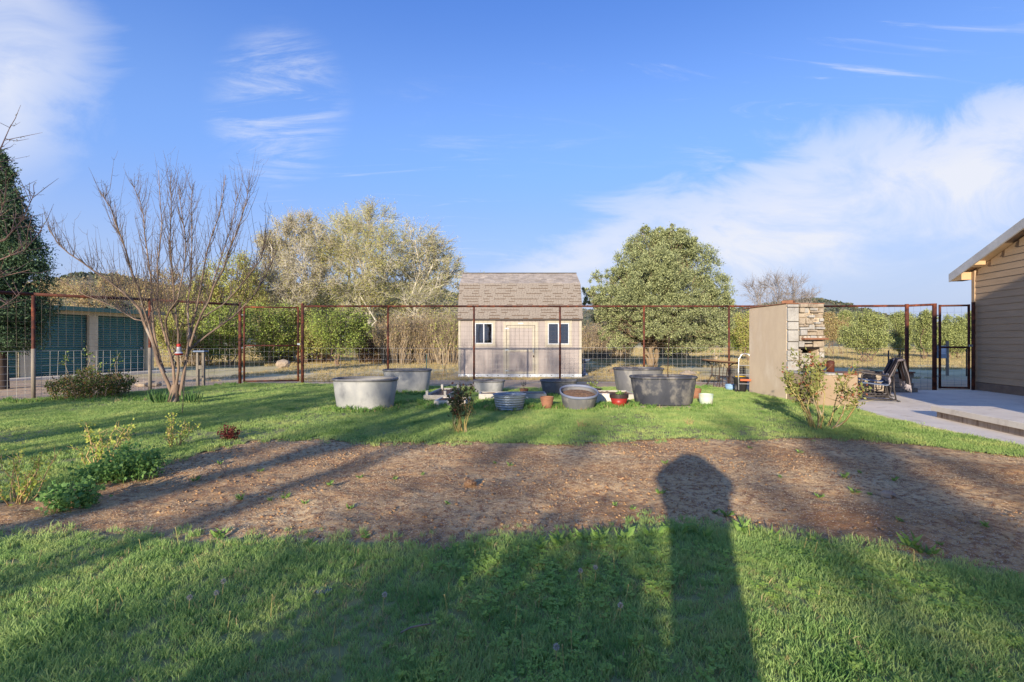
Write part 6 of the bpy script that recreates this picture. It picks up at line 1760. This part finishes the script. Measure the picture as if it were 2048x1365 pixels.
def build_grass():
    rng = np.random.default_rng(3)
    near = proto_collection('lawn_tuft', [blade_clump(rng, 16, .036, .048, .0052, .8, MAT['grass']) for i in range(5)])
    far = proto_collection('short_tuft', [blade_clump(rng, 20, .06, .042, .007, .7, MAT['grass_far']) for i in range(4)])
    def pts_in(x0, x1, y0, y1, dens, cond):
        n = int((x1 - x0) * (y1 - y0) * dens); x = rng.uniform(x0, x1, n); y = rng.uniform(y0, y1, n); k = cond(x, y); return x[k], y[k]
    # front lawn
    def c1(x, y):
        v = lawn_in(x, y); keep = v > .02 - .34 * rng.uniform(0, 1, len(x)) ** 5 - .06 * fbm(x * 5, y * 5, 8, 2)
        return keep & (np.abs(x) < 1.25 * y + 1.2) & (y < 4.2)
    x, y = pts_in(-6.0, 4.2, .9, 4.2, 1250, c1)
    hgt = .42 + 1.15 * fbm(x * 2.2, y * 2.2, 12, 4, .6) ** 1.3
    n = len(x); z = ground_z(x, y) + .004
    rot = np.stack([rng.normal(0, .12, n), rng.normal(0, .12, n), rng.uniform(0, 6.28, n)], -1)
    scatter('front_grass', near, np.stack([x, y, z], -1), rot, hgt * rng.uniform(.75, 1.2, n), rng.integers(0, 5, n), 'thick green grass of the front lawn', 'grass')
    thatch = proto_collection('thatch_tuft', [blade_clump(rng, 10, .04, .04, .004, 1.2, MAT['drygrass']) for i in range(3)])
    k = rng.uniform(0, 1, len(x)) < .10 * np.clip(fbm(x * 1.1, y * 1.1, 77, 3) * 4 - 1.2, 0, 1.6); tx, ty = x[k] + .01, y[k]; m = len(tx)
    scatter('lawn_thatch', thatch, np.stack([tx, ty, ground_z(tx, ty) + .004], -1), np.stack([rng.normal(0, .3, m), rng.normal(0, .3, m), rng.uniform(0, 6.28, m)], -1), rng.uniform(.6, 1.2, m), rng.integers(0, 3, m), 'dry straw-coloured blades mixed into the front lawn', 'dry grass')
    # upper lawn
    def c2(x, y):
        v = lawn_in(x, y)
        thin = fbm(x * .55, y * .55, 15, 4)
        keep = v > .02 - .4 * rng.uniform(0, 1, len(x)) ** 5 - .06 * fbm(x * 4, y * 4, 9, 2)
        bare = (thin < .41) & (rng.uniform(0, 1, len(x)) > .3)
        return keep & ~bare & (np.abs(x) < 1.2 * y + 1.5) & (y >= 4.2)
    xs, ys = [], []
    for y0, y1, dn in ((4.2, 7.4, 620), (7.4, 11, 520), (11, 16.8, 330)):
        x, y = pts_in(-15, 7.4, y0, y1, dn, c2); xs.append(x); ys.append(y)
    x = np.concatenate(xs); y = np.concatenate(ys); n = len(x); z = ground_z(x, y) + .004
    hgt = .4 + 1.3 * fbm(x * 1.3, y * 1.3, 22, 4, .6) ** 1.3
    # unmown fringe round the planters and fence foot
    rot = np.stack([rng.normal(0, .12, n), rng.normal(0, .12, n), rng.uniform(0, 6.28, n)], -1)
    scatter('back_grass', far, np.stack([x, y, z], -1), rot, hgt * rng.uniform(.8, 1.25, n) * np.interp(y, [4, 9, 16], [.85, 1.0, 1.25]), rng.integers(0, 4, n), 'green grass of the back lawn around the planters', 'grass')
    # weedy fringe round the tanks
    weedy = proto_collection('weed_tuft', [blade_clump(rng, 14, .05, .13, .016, .9, MAT['leaf_weed']) for i in range(3)] + [blade_clump(rng, 12, .05, .12, .01, .9, MAT['drygrass'])])
    cs = [(-3.05, 10.3, .9), (-2.2, 11.2, .9), (-1.2, 10.6, .8), (0.0, 10.4, .8), (.75, 10.4, .5), (1.5, 10.3, .7), (2.4, 10.6, .6), (3.4, 10.4, .9), (-.4, 11.5, .9), (-2.6, 13.3, .7), (1.3, 12.3, .8), (-9.6, 12.2, 1.3), (-11.5, 12.2, 1.0), (-8.9, 16.2, .8), (5.3, 15, .8)]
    P_ = []
    for cx, cy, r in cs:
        m = 90; a = rng.uniform(0, 6.28, m); q = r * rng.uniform(0.1, 1, m) ** .6; P_.append(np.stack([cx + np.cos(a) * q, cy + np.sin(a) * q * .6], -1))
    q = np.concatenate(P_); n = len(q); z = ground_z(q[:, 0], q[:, 1])
    scatter('rank_weeds', weedy, np.stack([q[:, 0], q[:, 1], z], -1), np.stack([np.zeros(n), np.zeros(n), rng.uniform(0, 6.28, n)], -1), rng.uniform(.4, 1.1, n), rng.choice([0, 1, 2, 3], n, p=[.27, .27, .26, .2]), 'rank weeds growing round the planters and fence foot', 'weeds')
    # clover patch
    def clover():
        V, Fq = [], []
        for i in range(5):
            a = rng.uniform(0, 6.28); q = rng.uniform(0, .05); c = np.array([math.cos(a) * q, math.sin(a) * q, rng.uniform(.03, .055)])
            for k in range(3):
                b = a + k * 2.094; u = np.array([math.cos(b), math.sin(b), .15]); s = np.array([-math.sin(b), math.cos(b), 0]); ln = .014
                n0 = len(V); V += [c, c + u * ln * .6 + s * ln * .55, c + u * ln * 1.15 + s * ln * .3, c + u * ln * 1.15 - s * ln * .3, c + u * ln * .6 - s * ln * .55]; Fq.append((n0, n0 + 1, n0 + 2, n0 + 3, n0 + 4))
        return np.array(V), [np.array(Fq)], MAT['clover']
    cl = proto_collection('clover_sprig', [clover() for i in range(4)])
    n = 1700; x = rng.uniform(-.6, 2.6, n); y = rng.uniform(1.9, 3.5, n)
    k = (fbm(x * 1.3, y * 1.3, 33, 3) + rng.uniform(-.15, .15, n) > .52) & (lawn_in(x, y) > .05); x, y = x[k], y[k]; n = len(x)
    scatter('clover', cl, np.stack([x, y, ground_z(x, y)], -1), np.stack([rng.normal(0, .2, n), rng.normal(0, .2, n), rng.uniform(0, 6.28, n)], -1), rng.uniform(.6, 1.0, n), rng.integers(0, 4, n), 'clover patches mixed into the front lawn', 'clover')
    # mulch litter on the bed
    chips = []
    for i in range(6):
        ln, wd = (.012, .003) if i < 3 else (.022, .0035)
        if i == 5: ln, wd = .008, .006
        m = MB().box((0, 0, .002), (ln * 2, wd * 2, .0025), rz=.0); chips.append((np.array(m.v), [np.array(m.f)], MAT['straw']))
    ch = proto_collection('mulch_chip', chips)
    n = 120000; x = rng.uniform(-5.2, 7, n); y = 3.0 + 4.6 * rng.uniform(0, 1, n) ** 1.25
    k = (bed_in(x, y) > -.02) & (fbm(x * 1.1, y * 1.1, 51, 4) + rng.uniform(-.14, .14, n) > .43) & ~in_poly(x, y, PATIO); x, y = x[k], y[k]; n = len(x)
    scatter('mulch_litter', ch, np.stack([x, y, bed_z(x, y) + .001], -1), np.stack([rng.normal(0, .25, n), rng.normal(0, .25, n), rng.uniform(0, 6.28, n)], -1), rng.uniform(.25, .85, n) * np.interp(y, [3, 7], [.5, .85]), rng.integers(0, 6, n), 'pale straw and wood chip litter over the bed', 'mulch')
    clods = []
    for i in range(4):
        m = MB(); m.lathe([(math.sin(a), 1 - math.cos(a)) for a in np.linspace(.35, 2.8, 5)], 7, .014, .012); v = np.array(m.v); v[:, 2] = v[:, 2] * .009 - .006; v += rng.normal(size=v.shape) * .0028; m.f.append(tuple(range(len(v) - 7, len(v))))
        f4 = np.array([f for f in m.f if len(f) == 4]); f7 = np.array([f for f in m.f if len(f) == 7]); clods.append((v, [f4, f7], MAT['mulch']))
    cc = proto_collection('soil_crumb', clods)
    n = 15000; x = rng.uniform(-5.2, 7, n); y = rng.uniform(3.0, 7.6, n); k = (bed_in(x, y) > 0) & (fbm(x * .9, y * .9, 61, 4) > .47) & ~in_poly(x, y, PATIO); x, y = x[k], y[k]; n = len(x)
    scatter('soil_crumbs', cc, np.stack([x, y, bed_z(x, y)], -1), rng.uniform(0, 6.28, (n, 3)) * np.array([.1, .1, 1]), .2 + .9 * rng.uniform(0, 1, n) ** 3, rng.integers(0, 4, n), 'crumbs of dark soil scattered over the bed', 'soil')
    # dry meadow grass
    mt = proto_collection('meadow_tuft', [blade_clump(rng, 16, .2, .22, .02, .8, MAT['drygrass']) for i in range(4)])
    n = 64000; y = 18.5 + 110 * rng.uniform(0, 1, n) ** 1.6; x = rng.uniform(-1.05, 1.05, n) * y
    k = (fbm(x * .18, y * .18, 71, 4) + np.interp(y, [19, 25, 36], [-.12, .03, .14]) > .46) & ~((x > -3) & (x < 3.8) & (y > 22.5) & (y < 28.8)) & ~((x < -14) & (y < 34)) & ~((x > 12) & (y < 21)); x, y = x[k], y[k]; n = len(x)
    scatter('meadow_grass', mt, np.stack([x, y, ground_z(x, y)], -1), np.stack([np.zeros(n), np.zeros(n), rng.uniform(0, 6.28, n)], -1), rng.uniform(.35, 1.1, n) * np.interp(y, [19, 40, 120], [.45, 1.1, 2.4]), rng.integers(0, 4, n), 'dry tan grass of the meadow beyond the fence', 'grass')
build_grass()

# ------------------------------------------------------------------ countable small plants
def build_weeds():
    rng = np.random.default_rng(8)
    # dandelion stalks
    base = MB().tube([(0, 0, -.005), (.004, 0, .05), (.010, .003, .105)], [.0017, .0015, .0014], 5).lathe([(0, 0), (.0035, .002), (.003, .008), (0, .009)], 6, c=(.010, .003, .103))
    st = base.build('dandelion_stalk', MAT['stalk']); lab = 'dry pale dandelion stalk standing in the front lawn'
    tag(st, lab, 'dandelion', 'dandelion stalks')
    first = True; placed = 0
    spots = [(140, 1130), (285, 1110), (358, 1095), (420, 1092), (1035, 1120), (1185, 1110), (1190, 1130), (1440, 1085), (1500, 1078), (1560, 1090), (1605, 1105), (1620, 1085), (1628, 1115), (1660, 1095), (1740, 1095), (1760, 1100), (1830, 1130), (1880, 1100), (1925, 1105), (1975, 1110), (870, 1110), (950, 1120), (895, 1225), (735, 1260), (1030, 1260), (1075, 1225), (1110, 1260), (195, 1240), (455, 1265), (350, 1230), (1045, 1330), (1145, 1320), (1130, 1350)]
    for i in range(16): spots.append((float(rng.uniform(40, 2000)), float(rng.uniform(1100, 1340))))
    for px, py in spots:
        q = P(px, py)
        if lawn_in(np.array([q.x]), np.array([q.y]))[0] < -.12: continue
        o = st if first else st.copy()
        if not first: COL.objects.link(o)
        first = False; s = float(rng.uniform(.6, 1.25))
        o.location = (q.x, q.y, gz(q.x, q.y)); o.rotation_euler = (float(rng.normal(0, .14)), float(rng.normal(0, .14)), float(rng.uniform(0, 6.28))); o.scale = (1, 1, s); placed += 1
    # seed heads
    pf = thing('dandelion_seedhead', 'round white dandelion seed head in the front lawn', 'dandelion', (0, 0, 0), 0, 'dandelion seed heads')
    MB().tube([(0, 0, -.005), (.006, 0, .05), (.008, .004, .09)], [.0022, .002, .0018], 5).build('stalk', MAT['stalk'], pf)
    n = 90; v = rng.normal(size=(n, 3)); v /= np.linalg.norm(v, axis=1, keepdims=True); V, Fq = leaf_arrays(np.array([[.008, .004, .095]]) + v * .004, v, .012, .005, rng); np_mesh('fluff', V, Fq, MAT['puff'], pf)
    for i, (px, py) in enumerate([(425, 1224), (375, 1235), (1112, 1340), (765, 1228), (1165, 1168), (1240, 1245), (1190, 1165), (443, 1200)]):
        o = pf if i == 0 else copy_tree(pf); q = P(px, py); o.location = (q.x, q.y, gz(q.x, q.y)); o.rotation_euler = (float(rng.normal(0, .1)), float(rng.normal(0, .1)), i)
    # leaf rosettes
    w0 = thing('bed_weed', 'small green weed sprouting in the bare bed', 'weed', (0, 0, 0), 0, 'weeds in the bed')
    n = 14; a = np.linspace(0, 6.28, n) + rng.normal(0, .2, n); D = np.stack([np.cos(a), np.sin(a), rng.uniform(.25, 1.3, n)], -1); V, Fq = leaf_arrays(np.zeros((n, 3)) + D * .004, D, rng.uniform(.035, .085, n), rng.uniform(.012, .022, n), rng, .8); np_mesh('leaves', V, Fq, MAT['leaf_weed'], w0)
    spots = [(435, 1068), (400, 1065), (480, 1000), (540, 1000), (570, 997), (730, 1075), (820, 1120), (790, 960), (845, 950), (720, 955), (895, 1010), (1230, 1010), (1265, 1018), (1430, 1025), (1455, 1030), (1690, 955), (1720, 945), (1740, 985), (1710, 980), (1790, 960), (1640, 990), (1560, 955), (1880, 1085), (1970, 1060), (1020, 930), (1330, 930), (990, 925), (610, 1010), (660, 975), (520, 940), (700, 1020), (1320, 985), (1800, 1045), (1600, 905), (1500, 900), (390, 960), (440, 930)]
    big = [(1140, 1082, 1.2), (1170, 1078, 1.5), (1200, 1080, 1.4), (1115, 1090, 1.5), (1080, 1095, 1.3), (1310, 1072, 1.6), (1355, 1070, 1.8), (1400, 1075, 1.6), (1485, 1065, 1.9), (1530, 1072, 1.7), (1640, 1085, 1.4), (1820, 1090, 1.7), (1850, 1100, 1.4), (900, 1102, 1.3), (620, 1095, 1.1), (1250, 1080, 1.5), (440, 1075, 1.1)]
    lab2 = 'leafy weed tuft along the front lawn edge'
    for i, (px, py, s) in enumerate([(a_, b_, float(rng.uniform(.5, 1.1))) for a_, b_ in spots] + big):
        o = w0 if i == 0 else copy_tree(w0); q = P(px, py); zz = float(bed_z(np.array([q.x]), np.array([q.y]))[0]) if bed_in(np.array([q.x]), np.array([q.y]))[0] > 0 else gz(q.x, q.y)
        o.location = (q.x, q.y, zz); o.scale = (s, s, s * float(rng.uniform(.8, 1.3))); o.rotation_euler = (0, 0, float(rng.uniform(0, 6.28)))
        if i >= len(spots): o['label'] = lab2; o['group'] = 'weeds along the lawn edge'
    # loose sticks
    for i, (px, py, rz, lb) in enumerate(((855, 1085, 1.35, 'pale stick lying on the bed near the front lawn edge'), (1355, 1055, .4, 'pale curved stick at the right part of the lawn edge'), (830, 1270, .5, 'short grey twig lying in the middle of the front lawn'))):
        q = P(px, py); z = (float(bed_z(np.array([q.x]), np.array([q.y]))[0]) + .006) if i < 2 else gz(q.x, q.y) + .035
        o = tag(MB().tube([(-.07, 0, 0), (-.02, .006, .008), (.03, -.004, .01), (.08, .004, .0)], [.004, .005, .0045, .003], 6).build('stick', MAT['wood_grey'], smooth=True), lb, 'stick', 'loose sticks'); o.location = (q.x, q.y, z); o.rotation_euler = (0, 0, rz)
build_weeds()

# ------------------------------------------------------------------ what stands behind the camera and throws the long shadows
def build_behind():
    ux, uy, vx, vy = math.cos(SUN_AZ), -math.sin(SUN_AZ), math.sin(SUN_AZ), math.cos(SUN_AZ)
    def UV(u, v): return Vector((ux * u + vx * v, uy * u + vy * v, 0))
    rng = np.random.default_rng(90)
    trees = [(-9.2, -17, 10.5, 2.6, 'bare elm farthest west behind the viewer'), (-7.6, -13, 9.5, 1.5, 'bare elm behind the viewer, second from the west'), (-4.3, -15, 10.5, 2.2, 'bare elm behind the viewer in the middle of the row'),
             (-3.45, -12, 8.5, .7, 'slender bare elm right behind the viewer'), (2.2, -15, 6.4, .8, 'bare elm behind the viewer near the house'), (-13.5, -19, 10, 2.6, 'bare elm behind the viewer beyond the west fence')]
    for i, (u, v, h, r, lb) in enumerate(trees):
        b = UV(u, v); b.z = gz(b.x, b.y); lob = []
        for k in range(9):
            z = h * rng.uniform(.56, .95); q = r * (1.1 - .55 * abs(z / h - .6)); a = rng.uniform(0, 6.28)
            lob.append((np.array([math.cos(a) * q * .6, math.sin(a) * q * .6, z]), np.array([q * .55, q * .55, q * .6])))
        lobe_tree('elm_tree', lb, 'tree', b, lob, bark='bark_brown', leaf='leaf_cw', nleaf=1100, lsz=.16, r0=(.17, .13, .24, .09, .2, .2)[i], seed=200 + i, sub=9, twigs=5, th=h * .5, twr=.012, up=.5, shell=.4, group='elms behind the viewer', clump=20)
    for i, (u, v, h, r, lb) in enumerate(((-5.4, -24, 9.5, .6, 'added shadow-casting sapling in the far row, westmost'), (-2.5, -22, 7.5, .5, 'added shadow-casting sapling in the far row, second from the west'), (-1.3, -25, 8.5, .5, 'added shadow-casting sapling in the far row, third from the west'), (.95, -23, 8.0, .5, 'added shadow-casting sapling in the far row, fourth from the west'), (1.55, -27, 9.0, .45, 'added shadow-casting sapling in the far row, fifth from the west'), (3.0, -24, 8.0, .4, 'added shadow-casting sapling in the far row, eastmost'))):
        b = UV(u, v); b.z = gz(b.x, b.y)  # unseen saplings added to throw more soft shadow streaks
        lob = [(np.array([rng.normal() * r * .5, rng.normal() * r * .5, h * q]), np.array([r * .7, r * .7, r])) for q in (.5, .62, .72, .82, .92)]
        lobe_tree('shade_sapling', lb + ' behind the viewer', 'tree', b, lob, bark='bark_brown', leaf='leaf_cw', nleaf=700, lsz=.12, r0=.11, seed=230 + i, sub=7, twigs=5, th=h * .8, twr=.01, up=.6, shell=.4, group='added shade saplings behind the viewer', clump=14, trunk_r_top=.3)
    hb = UV(-.95, -3.6); hb.z = gz(hb.x, hb.y)  # unseen bush added to cast the broad shade on the front lawn
    cane_bush('shade_bush', 'rounded unseen bush added behind the viewpoint to shade the front lawn', 'shrub', hb, 2.0, 1.8, 120, 'bark_brown', 'leaf_bramble', 9000, .085, 301, .01, .4, None, .6, .5, tl=.1)
    hb = UV(-.34, -3.0); hb.z = gz(hb.x, hb.y)  # second added bush, carries that shade up to the person's shadow
    cane_bush('shade_bush', 'smaller unseen bush added beside the rounded one to widen its shade', 'shrub', hb, 1.35, 1.66, 90, 'bark_brown', 'leaf_bramble', 6000, .08, 302, .01, .4, None, .6, .5, tl=.1)
    # the photographer
    p = UV(.15, -.55)
    pe = thing('person', 'person standing behind the viewpoint with arms raised, in an added shell shaping the shadow', 'person', (p.x, p.y, gz(p.x, p.y)), -SUN_AZ)
    J = dict(pelvis=(0, 0, .95), belly=(0, 0, 1.1), chest=(0, 0, 1.32), neck=(0, .01, 1.47), head=(0, .03, 1.58), crown=(0, .02, 1.70),
             hl=(-.09, 0, .9), kl=(-.09, .03, .5), al=(-.08, 0, .09), tl=(-.09, .16, .035), hr=(.09, 0, .9), kr=(.09, .03, .5), ar=(.08, 0, .09), tr=(.09, .16, .035),
             sl=(-.19, 0, 1.4), el=(-.34, .08, 1.36), wl=(-.2, .2, 1.5), fl=(-.1, .22, 1.58), sr=(.19, 0, 1.4), er=(.34, .08, 1.36), wr=(.2, .2, 1.5), fr=(.1, .22, 1.58))
    Rr = dict(pelvis=.16, belly=.15, chest=.17, neck=.065, head=.095, crown=.07, hl=.1, kl=.07, al=.05, tl=.04, hr=.1, kr=.07, ar=.05, tr=.04, sl=.1, el=.085, wl=.07, fl=.06, sr=.1, er=.085, wr=.07, fr=.06)
    E = [('pelvis', 'belly'), ('belly', 'chest'), ('chest', 'neck'), ('neck', 'head'), ('head', 'crown'), ('pelvis', 'hl'), ('hl', 'kl'), ('kl', 'al'), ('al', 'tl'), ('pelvis', 'hr'), ('hr', 'kr'), ('kr', 'ar'), ('ar', 'tr'), ('chest', 'sl'), ('sl', 'el'), ('el', 'wl'), ('wl', 'fl'), ('chest', 'sr'), ('sr', 'er'), ('er', 'wr'), ('wr', 'fr')]
    ks = list(J); me = bpy.data.meshes.new('body'); me.from_pydata([J[k] for k in ks], [(ks.index(a), ks.index(b)) for a, b in E], [])
    me.materials.append(MAT['denim']); o = bpy.data.objects.new('body', me); COL.objects.link(o); o.parent = pe
    sk = o.modifiers.new('skin', 'SKIN'); sk.use_smooth_shade = True
    for i, k in enumerate(ks): me.skin_vertices[0].data[i].radius = (Rr[k], Rr[k]); me.skin_vertices[0].data[i].use_root = (k == 'pelvis')
    MB().lathe([(.16, .12), (.165, .5), (.19, .9), (.22, 1.1), (.3, 1.26), (.31, 1.4), (.26, 1.52), (.2, 1.62), (.12, 1.7), (0, 1.73)], 24, 1.0, .62).build('shadow_shell', MAT['denim'], pe, True)  # wrap added around the body to broaden its cast shadow
    ss = o.modifiers.new('sub', 'SUBSURF'); ss.levels = 1; ss.render_levels = 2
build_behind()
